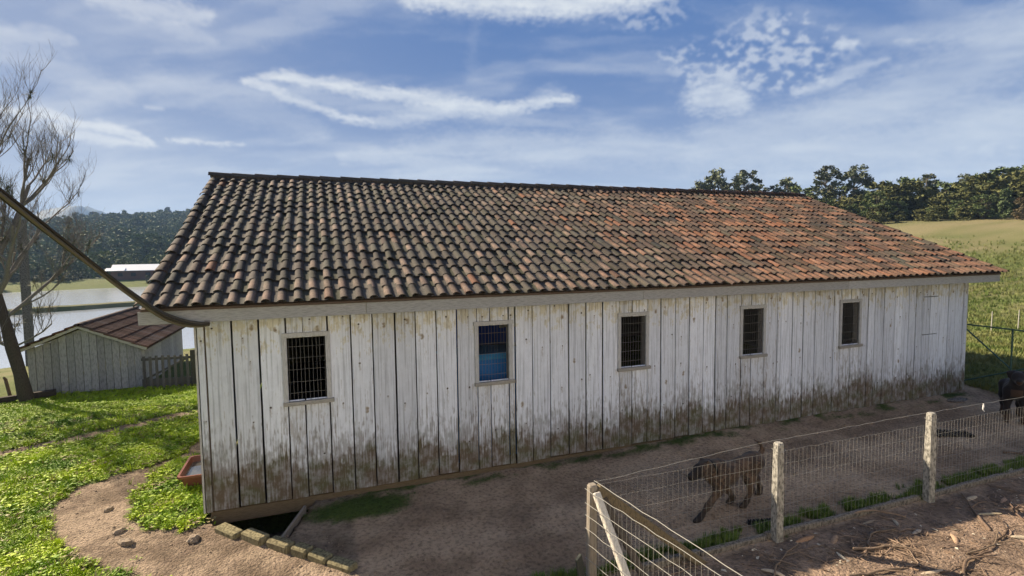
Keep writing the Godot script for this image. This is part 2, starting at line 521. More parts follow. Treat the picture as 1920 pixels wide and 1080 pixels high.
func ground_color(p: Vector3) -> Color:
	var x := p.x
	var z := p.z
	var g := grass_cover(x, z)
	var a := nz.get_noise_2d(x * 0.7 + 11.0, z * 0.7)
	var b := nf.get_noise_2d(x * 3.1, z * 3.1)
	var soil := mixc(Color(0.27, 0.188, 0.125), Color(0.49, 0.355, 0.24), 0.5 + 0.9 * a + 0.6 * nz.get_noise_2d(x * 0.25, z * 0.6) + 0.4 * b)
	if z > 3.2 and x > 3.5: soil = mixc(Color(0.165, 0.12, 0.09), Color(0.30, 0.215, 0.155), 0.45 + 1.5 * nz.get_noise_2d(x * 1.6, z * 1.6) + 0.5 * b)
	if x < 1.8 and z < 6.0: soil = mixc(Color(0.16, 0.116, 0.082), Color(0.32, 0.243, 0.174), 0.5 + 1.2 * a + 0.9 * b)
	var turf := mixc(Color(0.055, 0.085, 0.02), Color(0.10, 0.13, 0.03), 0.5 + a + 0.5 * b)
	var dx := x - 1.5
	var dz := z - 7.85
	var r := sqrt(dx * dx + dz * dz)
	if r > 17.0:
		var az := rad_to_deg(atan2(dx, -dz))
		var left := az < 12.0
		var dry := mixc(Color(0.13, 0.155, 0.045), Color(0.26, 0.225, 0.115), 0.35 + 1.2 * nz.get_noise_2d(x * 0.09, z * 0.09) + 0.5 * nf.get_noise_2d(x * 0.5, z * 0.5) + (-0.25 - 0.45 * smoothstep(120.0, 180.0, r) if left else 0.5 * (smoothstep(40.0, 90.0, r) * 2.0 - 1.0)))
		turf = mixc(turf, dry, smoothstep(17.0, 24.0, r))
		if left and r > 215.0: turf = mixc(turf, Color(0.05, 0.065, 0.03), smoothstep(218.0, 235.0, r))
	return mixc(soil, turf, g)

func make_water() -> void:
	var m := StandardMaterial3D.new()
	m.albedo_color = lin(0.62, 0.66, 0.70)
	m.roughness = 0.13
	m.metallic_specular = 1.0
	m.metallic = 0.5
	m.normal_enabled = true
	m.normal_texture = bump_tex(0.03, 3, 31, 1.5)
	m.normal_scale = 0.7
	m.uv1_triplanar = true
	m.uv1_world_triplanar = true
	m.uv1_scale = Vector3(0.25, 0.25, 0.25)
	var s := MB.new()
	s.quad(Vector3(-190, LAKE_Y, -40), Vector3(40, LAKE_Y, -40), Vector3(40, LAKE_Y, -230), Vector3(-190, LAKE_Y, -230))
	structure("pond_water", s, m)
	# grassed bank that divides the pond
	var d := MB.new()
	var rings := []
	for i in 60:
		var az := deg_to_rad(-36.0 + i * 0.9)
		var r := 128.0 + 0.35 * rad_to_deg(az) + 0.8 * nz.get_noise_1d(i * 0.4)
		var o := Vector3(1.5, 0, 7.85)
		var e := Vector3(sin(az), 0, -cos(az))
		var top := -5.25 + 0.15 * nz.get_noise_1d(i * 1.3)
		rings.push_back([o + e * (r - 2.6) + Vector3(0, -6.8, 0), o + e * (r - 1.0) + Vector3(0, top, 0), o + e * (r + 1.0) + Vector3(0, top + 0.1, 0), o + e * (r + 2.6) + Vector3(0, -6.8, 0)])
	for i in 59:
		for k in 3:
			var t := 0.5 + nz.get_noise_2d(i * 0.9, k * 3.0)
			d.col = mixc(Color(0.12, 0.13, 0.05), Color(0.21, 0.19, 0.10), t)
			d.quad(rings[i][k], rings[i + 1][k], rings[i + 1][k + 1], rings[i][k + 1])
	structure("earth_bank", d, M.soil)


# ---------------------------------------------------------------- barn
var gaps := [0.0, 0.092, 0.41, 0.74, 1.067, 1.295, 1.618, 1.93, 2.237, 2.553, 2.856, 3.174, 3.488, 3.814, 4.028, 4.334, 4.448, 4.74, 5.056, 5.39, 5.717, 6.038, 6.367, 6.623, 6.934, 7.219, 7.527, 7.835, 8.146, 8.425, 8.698, 9.032, 9.279, 9.606, 9.923, 10.019, 10.318, 10.61, 10.926, 11.188, 11.454, 11.642, 11.936, 12.195, 12.453, 12.658, 12.94, 13.275, 13.518, 13.726, 13.948, 14.182, 14.43, 14.69, 15.057, 15.297, 15.589, 15.74]
var windows := [1.02, 3.765, 6.325, 8.995, 11.6]      # left edge of each frame
const WIN_W := 0.625
const WIN_B := 1.372
const WIN_T := 2.306

func make_wall_texture() -> Image:
	var W := 2048
	var H := 512
	var bytes := PackedByteArray()
	bytes.resize(W * H * 3)
	var tone := []
	var dirt := []
	var worn := []
	for i in gaps.size():
		tone.push_back(rr(0.80, 1.04)); dirt.push_back(rr(0.36, 0.62)); worn.push_back(rr(-0.10, 0.12))
	dirt[1] += 0.15; dirt[2] += 0.12; dirt[0] += 0.3
	var b := 0
	var g1 := FastNoiseLite.new(); g1.seed = 51; g1.frequency = 1.0; g1.fractal_octaves = 4; g1.fractal_gain = 0.65
	var g2 := FastNoiseLite.new(); g2.seed = 52; g2.frequency = 1.0; g2.fractal_octaves = 3
	var lut := PackedByteArray(); lut.resize(1025)
	for i in 1025: lut[i] = int(Color(i / 1024.0, 0, 0).linear_to_srgb().r * 255.0)
	for px in W:
		var X := (px + 0.5) / W * 16.0
		while b < gaps.size() - 2 and X > gaps[b + 1]: b += 1
		var below := -1.0      # how far below a window this column is
		for w in windows:
			if X > w - 0.05 and X < w + WIN_W + 0.08: below = 1.0
		var off := b * 3.7
		var ragged := 0.13 * g2.get_noise_1d(X * 17.0 + off) + 0.10 * g2.get_noise_1d(X * 55.0) + 0.16 * g2.get_noise_1d(X * 1.1)
		for py in H:
			var Y := 2.9 - (py + 0.5) / H * 3.0
			var fine := g1.get_noise_2d(X * 42.0 + off, Y * 2.2)
			var mott := g1.get_noise_2d(X * 5.0, Y * 4.0 + off)
			var k: float = tone[b] * (1.0 + 0.10 * fine + 0.10 * mott)
			var run := smoothstep(-0.05, 0.55, g2.get_noise_2d(X * 24.0 + off, Y * 0.55) + 0.35 * fine)      # long weather streaks
			k *= 1.0 - 0.30 * run
			var r := 0.72 * k
			var g := 0.75 * k
			var bl := 0.81 * k
			# paint gone along the grain
			var bare: float = fine * 0.9 + mott * 0.45 + worn[b]
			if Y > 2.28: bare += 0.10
			if below > 0.0 and Y < WIN_B: bare += 0.30 * smoothstep(0.15, 0.7, Y) + 0.05
			var t := smoothstep(0.32, 0.72, bare) * 0.55
			r = lerpf(r, 0.30, t); g = lerpf(g, 0.265, t); bl = lerpf(bl, 0.225, t)
			# creamier tint towards the top of the boards, broken up by noise
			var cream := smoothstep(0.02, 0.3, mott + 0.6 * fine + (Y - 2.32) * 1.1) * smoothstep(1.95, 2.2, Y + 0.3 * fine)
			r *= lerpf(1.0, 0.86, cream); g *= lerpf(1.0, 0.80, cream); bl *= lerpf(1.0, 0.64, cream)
			# splashed earth and algae on the foot of each board
			if Y < 1.25:
				var blot := g2.get_noise_2d(X * 9.0 + off, Y * 5.0)
				var edge: float = dirt[b] + ragged + 0.09 * fine + 0.16 * blot
				var f := smoothstep(edge + 0.17, edge - 0.10, Y + 0.13 * mott)
				f = maxf(f, 0.55 * smoothstep(0.0, 0.55, fine * 0.6 + blot * 0.5 + g2.get_noise_2d(X * 30.0, Y * 1.5) * 0.5 + 0.55 - (Y - dirt[b]) * 1.35))
				f = maxf(f, 0.9 * smoothstep(0.30, 0.16, Y + 0.12 * blot + 0.08 * fine))
				f *= clampf(0.92 + 0.35 * mott + 0.3 * fine, 0.6, 1.0)
				var green := clampf(0.35 + 1.3 * g2.get_noise_2d(X * 1.7, Y * 3.0), 0.0, 1.0)
				r = lerpf(r, lerpf(0.13, 0.105, green), f); g = lerpf(g, lerpf(0.10, 0.098, green), f); bl = lerpf(bl, lerpf(0.072, 0.054, green), f)
			var i := (py * W + px) * 3
			bytes[i] = lut[clampi(int(r * 1024.0), 0, 1024)]; bytes[i + 1] = lut[clampi(int(g * 1024.0), 0, 1024)]; bytes[i + 2] = lut[clampi(int(bl * 1024.0), 0, 1024)]
	var img := Image.create_from_data(W, H, false, Image.FORMAT_RGB8, bytes)
	# nail heads, knots and the stains that run from them
	for i in gaps.size() - 1:
		for row in [0.55, 1.25, 1.95, 2.42]:
			if rng.randf() < 0.45: continue
			var x: float = lerpf(gaps[i], gaps[i + 1], rr(0.2, 0.8))
			var y: float = row + rr(-0.12, 0.12)
			var under := false
			for w in windows:
				if x > w - 0.02 and x < w + WIN_W + 0.02 and y > WIN_B - 0.02 and y < WIN_T + 0.02: under = true
			if under: continue
			stain(img, x, y, rr(0.006, 0.014), Color(0.03, 0.025, 0.02), 0.95)
			var drop := rr(0.0, 0.25)
			for s in int(drop / 0.012):
				stain(img, x + rr(-0.008, 0.008), y - 0.012 * s, rr(0.006, 0.016), Color(0.26, 0.22, 0.18), 0.28 * (1.0 - s * 0.012 / 0.27))
		if rng.randf() < 0.6:
			var kx: float = lerpf(gaps[i], gaps[i + 1], rr(0.25, 0.75))
			var ky := rr(2.33, 2.52) if rng.randf() < 0.6 else rr(0.8, 2.2)
			for s in 14: stain(img, kx + rr(-0.015, 0.015), ky + rr(-0.035, 0.035), rr(0.008, 0.022), Color(0.24, 0.19, 0.13), 0.3)
	return img

func stain(img: Image, x: float, y: float, r: float, col: Color, a: float) -> void:
	var cx := x / 16.0 * 2048.0
	var cy := (2.9 - y) / 3.0 * 512.0
	var rx := maxf(r / 16.0 * 2048.0, 0.7)
	var ry := maxf(r / 3.0 * 512.0, 0.8)
	var sc := col.linear_to_srgb()
	for py in range(int(cy - ry - 1), int(cy + ry + 2)):
		for px in range(int(cx - rx - 1), int(cx + rx + 2)):
			if px < 0 or py < 0 or px > 2047 or py > 511: continue
			var d := pow((px + 0.5 - cx) / rx, 2.0) + pow((py + 0.5 - cy) / ry, 2.0)
			var w := a * smoothstep(1.5, 0.5, d)
			if w > 0.01: img.set_pixel(px, py, img.get_pixel(px, py).lerp(sc, w))

func roof_at(x: float, s: float, up := 0.0) -> Vector3:
	var th := atan(SLOPE)
	return Vector3(x, EAVE_Y + s * sin(th) + up * cos(th), EAVE_Z - s * cos(th) + up * sin(th))

# one barrel tile; local axes: x across, y outwards from the roof, z down the slope; lower end at z 0
func add_tile(s: MB, xf: Transform3D, length: float, r0: float, r1: float, hump: float, col: Color, patch: Color, amount: float, hollow_up: bool, chip: float) -> void:
	var segs := 6
	var thick := 0.012
	var zs := [0.0, -0.16, -0.30, -length] if not hollow_up else [0.0, -length]
	var first := s.v.size()
	var sg := -1.0 if hollow_up else 1.0
	for i in zs.size():
		var t: float = -zs[i] / length
		var r := lerpf(r0, r1, t)
		for k in segs + 1:
			var a := PI * k / segs
			var p := Vector3(-cos(a) * r, sg * sin(a) * r * hump, zs[i] + (chip * sin(k * 2.1) if i == 0 else 0.0))
			var nn := Vector3(-cos(a), absf(sin(a)) * 0.9 if not hollow_up else 0.9 * absf(sin(a)), 0.0)
			if hollow_up: nn.x = -nn.x
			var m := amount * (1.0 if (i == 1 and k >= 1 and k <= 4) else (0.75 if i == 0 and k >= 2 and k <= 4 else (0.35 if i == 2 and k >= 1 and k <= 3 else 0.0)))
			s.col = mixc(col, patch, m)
			s.vert(xf * p, (xf.basis * nn).normalized())
	s.col = col
	for i in zs.size() - 1:
		for k in segs:
			var a0 := first + i * (segs + 1) + k
			var b0 := a0 + segs + 1
			s.tri(a0, a0 + 1, b0 + 1); s.tri(a0, b0 + 1, b0)
	# the lower lip and the inside
	for k in segs:
		var q := []
		for kk in [k, k + 1]:
			var a: float = PI * kk / segs
			q.push_back(Vector3(-cos(a) * r0, sg * sin(a) * r0 * hump, chip * sin(kk * 2.1)))
			q.push_back(Vector3(-cos(a) * (r0 - thick), sg * sin(a) * (r0 * hump - thick) - (thick if hollow_up else 0.0), chip * sin(kk * 2.1)))
		s.quad(xf * q[0], xf * q[1], xf * q[3], xf * q[2])
		if not hollow_up:
			var back := Vector3(0, 0, -length)
			s.quad(xf * q[1], xf * (q[1] * 0.9 + back), xf * (q[3] * 0.9 + back), xf * q[3])

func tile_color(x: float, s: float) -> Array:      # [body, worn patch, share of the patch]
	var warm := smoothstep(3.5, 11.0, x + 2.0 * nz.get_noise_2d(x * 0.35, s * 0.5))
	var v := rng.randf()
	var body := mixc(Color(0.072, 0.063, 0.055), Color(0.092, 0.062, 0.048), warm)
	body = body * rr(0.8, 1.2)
	var patch_share := 0.0
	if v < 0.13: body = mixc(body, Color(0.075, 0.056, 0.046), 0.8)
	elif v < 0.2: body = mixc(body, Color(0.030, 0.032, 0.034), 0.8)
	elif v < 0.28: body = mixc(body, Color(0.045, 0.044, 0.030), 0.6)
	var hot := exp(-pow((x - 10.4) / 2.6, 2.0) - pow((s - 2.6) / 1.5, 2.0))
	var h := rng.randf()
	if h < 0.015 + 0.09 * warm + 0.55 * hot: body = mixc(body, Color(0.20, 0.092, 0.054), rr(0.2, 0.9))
	if rng.randf() < 0.20 + 0.14 * warm: patch_share = rr(0.3, 1.0)
	if s < 0.4: patch_share = rr(0.0, 0.9)
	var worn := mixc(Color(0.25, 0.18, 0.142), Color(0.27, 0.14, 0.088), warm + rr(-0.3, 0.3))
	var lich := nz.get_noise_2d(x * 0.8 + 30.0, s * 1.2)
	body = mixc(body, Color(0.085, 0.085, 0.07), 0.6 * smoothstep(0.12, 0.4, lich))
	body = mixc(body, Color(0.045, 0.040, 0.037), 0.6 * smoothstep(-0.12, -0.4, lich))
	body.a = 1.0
	return [body, worn, patch_share]

func make_roof(barn: Node3D) -> void:
	var th := atan(SLOPE)
	var run := (EAVE_Z - RIDGE_Z) / cos(th)
	var pitch := 0.193
	var cols := int(round((ROOF_R - ROOF_L - 0.16) / pitch))
	var rows := 18
	var step := (run - 0.02) / rows
	var bs := Basis(Vector3.RIGHT, th)
	var roof := Node3D.new()
	roof.name = "roof"
	barn.add_child(roof)
	var rest := MB.new()
	var rest_pan := MB.new()
	for i in cols + 1:
		for j in rows:
			var x := ROOF_L + 0.09 + i * pitch
			var s0 := -0.03 + j * step
			var sway := 0.024 * nz.get_noise_2d(x * 1.3, s0 * 1.1) + 0.006 * nf.get_noise_2d(x * 3.0, s0 * 3.0)
			var alone := i < 17
			# cover tile
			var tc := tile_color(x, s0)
			var jig := Basis(Vector3.UP, rr(-0.035, 0.035)) * Basis(Vector3.BACK, rr(-0.05, 0.05))
			var slip := rr(-0.02, 0.015)
			if rng.randf() < 0.02: slip -= 0.05
			var base := roof_at(x + rr(-0.006, 0.006), s0 + slip, 0.032 + sway)
			var xf := Transform3D(bs * Basis(Vector3.RIGHT, -rr(0.032, 0.055)) * jig, base)
			var big := 1.0 if i > 0 else 1.3
			if alone:
				var t := MB.new()
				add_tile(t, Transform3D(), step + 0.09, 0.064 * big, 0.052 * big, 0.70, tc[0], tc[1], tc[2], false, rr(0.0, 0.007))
				var o := part(roof, "cover_tile", t, M.clay)
				o.transform = xf
			else:
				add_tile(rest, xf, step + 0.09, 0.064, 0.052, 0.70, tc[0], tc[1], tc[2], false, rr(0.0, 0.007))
			# channel tile beside it
			if i == cols: continue
			var pc := mixc(Color(0.088, 0.080, 0.068), Color(0.098, 0.072, 0.058), smoothstep(4.0, 12.0, x)) * rr(0.8, 1.2)
			if rng.randf() < 0.25: pc = mixc(pc, Color(0.045, 0.046, 0.026), 0.7)
			pc.a = 1.0
			var px := Transform3D(bs * Basis(Vector3.RIGHT, -0.055), roof_at(x + pitch * 0.5, s0 - 0.012, 0.046 + sway))
			if alone:
				var t2 := MB.new()
				add_tile(t2, Transform3D(), step + 0.07, 0.09, 0.088, 0.10, pc, pc, 0.0, true, 0.002)
				var o2 := part(roof, "channel_tile", t2, M.clay)
				o2.transform = px
			else:
				add_tile(rest_pan, px, step + 0.07, 0.09, 0.088, 0.10, pc, pc, 0.0, true, 0.002)
	var r1 := part(roof, "cover_tile", rest, M.clay)
	r1.set_meta("kind", "stuff")
	var r2 := part(roof, "channel_tile", rest_pan, M.clay)
	r2.set_meta("kind", "stuff")
	# ridge tiles, each lapping the next
	var n := 38
	var len_r := (ROOF_R - ROOF_L + 0.04) / n
	for i in n:
		var t3 := MB.new()
		var c := mixc(Color(0.085, 0.077, 0.070), Color(0.085, 0.058, 0.048), smoothstep(5.0, 14.0, i * len_r)) * rr(0.8, 1.25)
		c.a = 1.0
		add_tile(t3, Transform3D(), len_r + 0.07, 0.128, 0.112, 0.72, c, Color(0.11, 0.085, 0.07), rr(0.0, 0.4), false, 0.003)
		var o3 := part(roof, "ridge_tile", t3, M.clay)
		var p3 := roof_at(ROOF_L - 0.02 + i * len_r, run, 0.0)
		o3.transform = Transform3D(Basis(Vector3.UP, -PI / 2.0) * Basis(Vector3.RIGHT, -0.022), Vector3(p3.x, p3.y + 0.045 + rr(-0.006, 0.006), RIDGE_Z))
	var bed := MB.new()      # mortar bed under the ridge tiles
	bed.col = Color(0.10, 0.09, 0.08)
	bed.box(Vector3((ROOF_L + ROOF_R) * 0.5, EAVE_Y + run * sin(th) + 0.025, RIDGE_Z), Vector3(ROOF_R - ROOF_L - 0.04, 0.08, 0.18))
	part(roof, "mortar_bed", bed, M.clay)
	# boarding below the tiles, both slopes
	var deck := MB.new()
	deck.col = Color(0.12, 0.09, 0.07)
	for sd in [1.0, -1.0]:
		var a := Vector3(ROOF_L + 0.06, EAVE_Y - 0.015, EAVE_Z - 0.03)
		var b := Vector3(ROOF_L + 0.06, EAVE_Y + run * sin(th) - 0.012, RIDGE_Z)
		var e := Vector3(ROOF_R - ROOF_L - 0.1, 0, 0)
		if sd < 0: a.z = 2.0 * RIDGE_Z - a.z
		var dn := Vector3(0, -0.03, 0)
		if sd > 0: deck.hexa([a + dn, a + e + dn, b + e + dn, b + dn, a, a + e, b + e, b])
		else: deck.hexa([b + dn, b + e + dn, a + e + dn, a + dn, b, b + e, a + e, a])
	part(roof, "roof_boarding", deck, M.wood_along)
	var back := MB.new()      # the far slope's tiles run as one ribbed sheet
	back.col = Color(0.13, 0.075, 0.055)
	var steps := cols * 4
	for i in steps:
		var xa := ROOF_L + i * pitch * 0.25
		var ya := 0.03 + 0.03 * sin(i * PI * 0.5)
		var yb := 0.03 + 0.03 * sin((i + 1) * PI * 0.5)
		var p := roof_at(xa, run, 0); var q := roof_at(xa, -0.05, 0)
		var zb := 2.0 * RIDGE_Z - q.z
		back.quad(Vector3(xa, p.y + ya, RIDGE_Z), Vector3(xa + pitch * 0.25, p.y + yb, RIDGE_Z), Vector3(xa + pitch * 0.25, q.y + yb, zb), Vector3(xa, q.y + ya, zb))
	var bo := part(roof, "rear_tiles", back, M.clay)
	bo.set_meta("kind", "stuff")

func make_barn() -> void:
	var barn := thing("barn", "long whitewashed board barn with barred windows under a dark clay tile roof", "barn")
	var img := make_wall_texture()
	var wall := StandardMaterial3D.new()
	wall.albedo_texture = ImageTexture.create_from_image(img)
	var nimg: Image = img.duplicate()
	nimg.bump_map_to_normal_map(2.5)
	wall.normal_enabled = true
	wall.normal_texture = ImageTexture.create_from_image(nimg)
	wall.normal_scale = 0.6
	wall.roughness = 0.88
	wall.metallic_specular = 0.25
	wall.cull_mode = BaseMaterial3D.CULL_DISABLED
	var top := 2.86
	for i in gaps.size() - 1:
		var gap: float = rr(0.012, 0.024)
		if i in [2, 15, 19, 20, 50]: gap = 0.028
		var x0: float = gaps[i] + gap * 0.5
		var x1: float = gaps[i + 1] - gap * 0.5
		var zoff := rr(-0.004, 0.005)
		var lean := rr(-0.003, 0.003)
		var bot := rr(-0.015, 0.012)
		var cuts := [[bot, top]]
		for w in windows:
			var w1: float = w + WIN_W
			var mid := (x0 + x1) * 0.5
			if mid > w + 0.02 and mid < w1 - 0.02: cuts = [[bot, WIN_B + 0.03], [WIN_T - 0.03, top]]
		if i == 51 or i == 52: cuts = [[bot, 1.432], [1.448, 2.286], [2.302, top]]
		for cu in cuts:
			# a board that runs past a window is notched by the frame's opening
			var a: float = x0
			var b: float = x1
			var s := MB.new()
			s.wall_uv = true
			var pieces := [[a, b, cu[0], cu[1]]]
			for w in windows:
				var o0: float = w + 0.05
				var o1: float = w + WIN_W - 0.05
				if cuts.size() == 1 and b > o0 and a < o1:
					pieces = [[a, b, cu[0], WIN_B + 0.03], [a, b, WIN_T - 0.03, cu[1]]]
					if a < o0: pieces.push_back([a, o0, WIN_B + 0.03, WIN_T - 0.03])
					if b > o1: pieces.push_back([o1, b, WIN_B + 0.03, WIN_T - 0.03])
			for pc in pieces:
				var cx: float = (pc[0] + pc[1]) * 0.5
				var cy: float = (pc[2] + pc[3]) * 0.5
				if pieces.size() == 1: s.cbox(Vector3(cx + lean * cy, cy, zoff), Vector3(pc[1] - pc[0], pc[3] - pc[2], 0.024), 0.003)
				else: s.box(Vector3(cx + lean * cy, cy, zoff), Vector3(pc[1] - pc[0], pc[3] - pc[2], 0.024))
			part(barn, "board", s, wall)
	# window frames with their wire grilles
	for i in 5:
		var x: float = windows[i]
		var f := MB.new()
		var g: float = [0.50, 0.47, 0.46, 0.44, 0.42][i]
		f.col = Color(g, g * 0.99, g * 0.97)
		var t := 0.062
		f.cbox(Vector3(x + t * 0.5, (WIN_B + WIN_T) * 0.5, 0.024), Vector3(t, WIN_T - WIN_B, 0.03), 0.003)
		f.cbox(Vector3(x + WIN_W - t * 0.5, (WIN_B + WIN_T) * 0.5, 0.024), Vector3(t, WIN_T - WIN_B, 0.03), 0.003)
		f.cbox(Vector3(x + WIN_W * 0.5, WIN_T + 0.012, 0.027), Vector3(WIN_W + 0.03 * (i % 2), t * 0.9, 0.034), 0.003)
		var fo := part(barn, "window_frame", f, M.wood_upright)
		var sl := MB.new()
		sl.col = Color(g * 0.72, g * 0.68, g * 0.6)
		sl.cbox(Vector3(x + WIN_W * 0.5 + 0.012, WIN_B - 0.012, 0.036), Vector3(WIN_W + 0.04, 0.055, 0.06), 0.004, Basis(Vector3.BACK, rr(-0.006, 0.012)))
		part(fo, "sill", sl, M.wood_along)
		for jx in [x + 0.05, x + WIN_W - 0.05]:
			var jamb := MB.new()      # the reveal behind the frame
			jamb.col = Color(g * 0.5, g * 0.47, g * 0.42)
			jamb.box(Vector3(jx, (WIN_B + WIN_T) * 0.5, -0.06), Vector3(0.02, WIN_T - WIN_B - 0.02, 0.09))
			part(fo, "reveal", jamb, M.wood_upright)
		var wr := MB.new()
		var wx0 := x + 0.05
		var wx1 := x + WIN_W - 0.05
		for k in 10:
			var xx := lerpf(wx0, wx1, (k + 0.6) / 10.2) + rr(-0.004, 0.004)
			wr.tube([Vector3(xx, WIN_B, -0.016), Vector3(xx + rr(-0.004, 0.004), 1.84, -0.016 + rr(-0.004, 0.004)), Vector3(xx + rr(-0.003, 0.003), WIN_T, -0.016)], [0.0026, 0.0026, 0.0026], 4, false)
		for k in 5:
			var yy: float = WIN_B + 0.12 + k * 0.165 + rr(-0.005, 0.005)
			wr.tube([Vector3(wx0 - 0.02, yy, -0.018), Vector3((wx0 + wx1) * 0.5, yy + rr(-0.006, 0.006), -0.018), Vector3(wx1 + 0.02, yy, -0.018)], [0.003, 0.003, 0.003], 4, false)
		part(fo, "wire_grille", wr, M.rust_wire)
	# eave boards
	var fx := [ROOF_L + 0.02, 2.13, 6.62, 11.4, ROOF_R - 0.05]
	for i in 4:
		var fb := MB.new()
		var g2 := rr(0.34, 0.42)
		fb.col = Color(g2, g2 * 0.99, g2 * 0.96)
		var l: float = fx[i + 1] - fx[i] - 0.004
		fb.cbox(Vector3((fx[i] + fx[i + 1]) * 0.5, 2.674 + rr(-0.003, 0.003), 0.335 + 0.003 * (i % 2)), Vector3(l, 0.162, 0.028), 0.004)
		part(barn, "fascia_board", fb, M.wood_along)
	# frame of the building and the closed sides, mostly out of sight
	var sill := MB.new()
	sill.col = Color(0.15, 0.11, 0.07)
	sill.cbox(Vector3(WALL_LEN * 0.5, -0.115, -0.075), Vector3(WALL_LEN - 0.1, 0.19, 0.12), 0.01)
	part(barn, "sill_beam", sill, M.wood_along)
	var plate := MB.new()
	plate.col = Color(0.25, 0.21, 0.16)
	plate.box(Vector3(WALL_LEN * 0.5, 2.64, -0.08), Vector3(WALL_LEN - 0.1, 0.14, 0.12))
	part(barn, "wall_plate", plate, M.wood_along)
	for x in [0.06, 2.7, 5.3, 8.0, 10.7, 13.3, 15.68]:
		var st := MB.new()
		st.col = Color(0.22, 0.18, 0.14)
		st.box(Vector3(x, 1.28, -0.075), Vector3(0.1, 2.58, 0.1))
		part(barn, "post", st, M.wood_upright)
	for x in [-0.014, WALL_LEN + 0.014]:
		var side := MB.new()
		side.col = Color(0.5, 0.49, 0.46)
		var zb := 2.0 * RIDGE_Z
		var w := 0.012
		var yb := -0.02
		var pr := [Vector2(0.0, yb), Vector2(0.0, 2.905), Vector2(RIDGE_Z, 5.015), Vector2(zb, 2.905), Vector2(zb, yb)]
		var A := []
		var B := []
		for q in pr:
			A.push_back(Vector3(x - w, q.y, q.x)); B.push_back(Vector3(x + w, q.y, q.x))
		side.loft([A, B], true, true)
		part(barn, "gable_wall", side, M.wood_upright)
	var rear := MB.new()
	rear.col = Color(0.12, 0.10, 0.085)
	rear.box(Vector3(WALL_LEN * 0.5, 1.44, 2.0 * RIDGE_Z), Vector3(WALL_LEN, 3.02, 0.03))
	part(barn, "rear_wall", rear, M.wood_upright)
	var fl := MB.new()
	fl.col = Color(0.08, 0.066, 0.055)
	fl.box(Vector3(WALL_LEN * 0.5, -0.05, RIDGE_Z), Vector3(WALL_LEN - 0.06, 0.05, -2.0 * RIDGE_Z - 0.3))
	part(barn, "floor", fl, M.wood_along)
	make_roof(barn)


# ---------------------------------------------------------------- things near the barn
func gnd(x: float, z: float) -> float:
	return height(x, z)

func wobble(a: Vector3, b: Vector3, n: int, amp: float) -> Array:
	var out := []
	for i in n + 1:
		var t := float(i) / n
		var w := amp if i > 0 and i < n else 0.0
		out.push_back(a.lerp(b, t) + Vector3(rr(-w, w), rr(-w, w), rr(-w, w)))
	return out

func same(n: int, r: float) -> Array:
	var out := []
	for i in n: out.push_back(r)
	return out

func make_edging() -> void:
	var pts := [Vector3(0.344, -0.06, 0.506), Vector3(0.674, -0.06, 0.80), Vector3(0.985, -0.06, 1.10), Vector3(1.23, -0.06, 1.335), Vector3(1.43, -0.06, 1.54), Vector3(1.66, -0.06, 1.79)]
	var lens := [0.40, 0.37, 0.36, 0.24, 0.28, 0.34]
	var t := thing("brick_edging", "low row of mossy edging bricks beside the hollow under the barn corner", "edging")
	for i in 6:
		var s := MB.new()
		var g := rr(0.9, 1.1)
		s.col = Color(0.25 * g, 0.215 * g, 0.125 * g)
		var p: Vector3 = pts[i]
		s.cbox(Vector3.ZERO, Vector3(0.19 + rr(-0.01, 0.01), lens[i], 0.16), 0.018)
		var o := part(t, "brick", s, M.concrete)
		o.transform = Transform3D(Basis(Vector3.UP, -0.83 + rr(-0.05, 0.05)) * Basis(Vector3.FORWARD, PI / 2.0 + rr(-0.03, 0.03)), Vector3(p.x, p.y - 0.06 + rr(-0.012, 0.012), p.z))
	var k := MB.new()
	k.col = Color(0.22, 0.19, 0.16)
	k.cbox(Vector3.ZERO, Vector3(0.035, 0.78, 0.24), 0.004)
	var pl := part(self, "retaining_plank", k, M.wood_plain)
	var a := Vector3(1.24, -0.15, 0.22)
	var b := Vector3(0.98, -0.17, 0.96)
	var d := (b - a).normalized()
	pl.transform = Transform3D(Basis(d.cross(Vector3.UP).normalized(), d, Vector3.UP), (a + b) * 0.5)
	tag(pl, "grey plank set on edge between the barn sill and the bricks", "plank")

func make_trough() -> void:
	var t := thing("planter_trough", "terracotta coloured plastic trough holding water beside the barn corner", "trough", Vector3(-0.25, gnd(-0.3, -1.5), -1.5))
	var s := MB.new()
	s.col = Color(0.19, 0.075, 0.048)
	var r := []
	for q in [[0.23, 0.36, 0.0], [0.28, 0.42, 0.20], [0.315, 0.455, 0.20], [0.315, 0.455, 0.235], [0.285, 0.425, 0.235], [0.24, 0.36, 0.03]]:
		r.push_back(ring_rect(q[0], q[1], q[2], 0.04))
	s.loft(r, true, true)
	part(t, "basin", s, M.plastic)
	var w := MB.new()
	w.quad(Vector3(-0.265, 0.15, 0.395), Vector3(0.265, 0.15, 0.395), Vector3(0.265, 0.15, -0.395), Vector3(-0.265, 0.15, -0.395))
	var wm := StandardMaterial3D.new()
	wm.albedo_color = lin(0.08, 0.08, 0.075)
	wm.roughness = 0.03
	wm.metallic_specular = 0.7
	part(t, "water", w, wm)


func ring_rect(hx: float, hz: float, y: float, ch: float) -> Array:
	var r := []
	for q in [[-hx + ch, hz], [hx - ch, hz], [hx, hz - ch], [hx, -hz + ch], [hx - ch, -hz], [-hx + ch, -hz], [-hx, -hz + ch], [-hx, hz - ch]]:
		r.push_back(Vector3(q[0], y, q[1]))
	return r

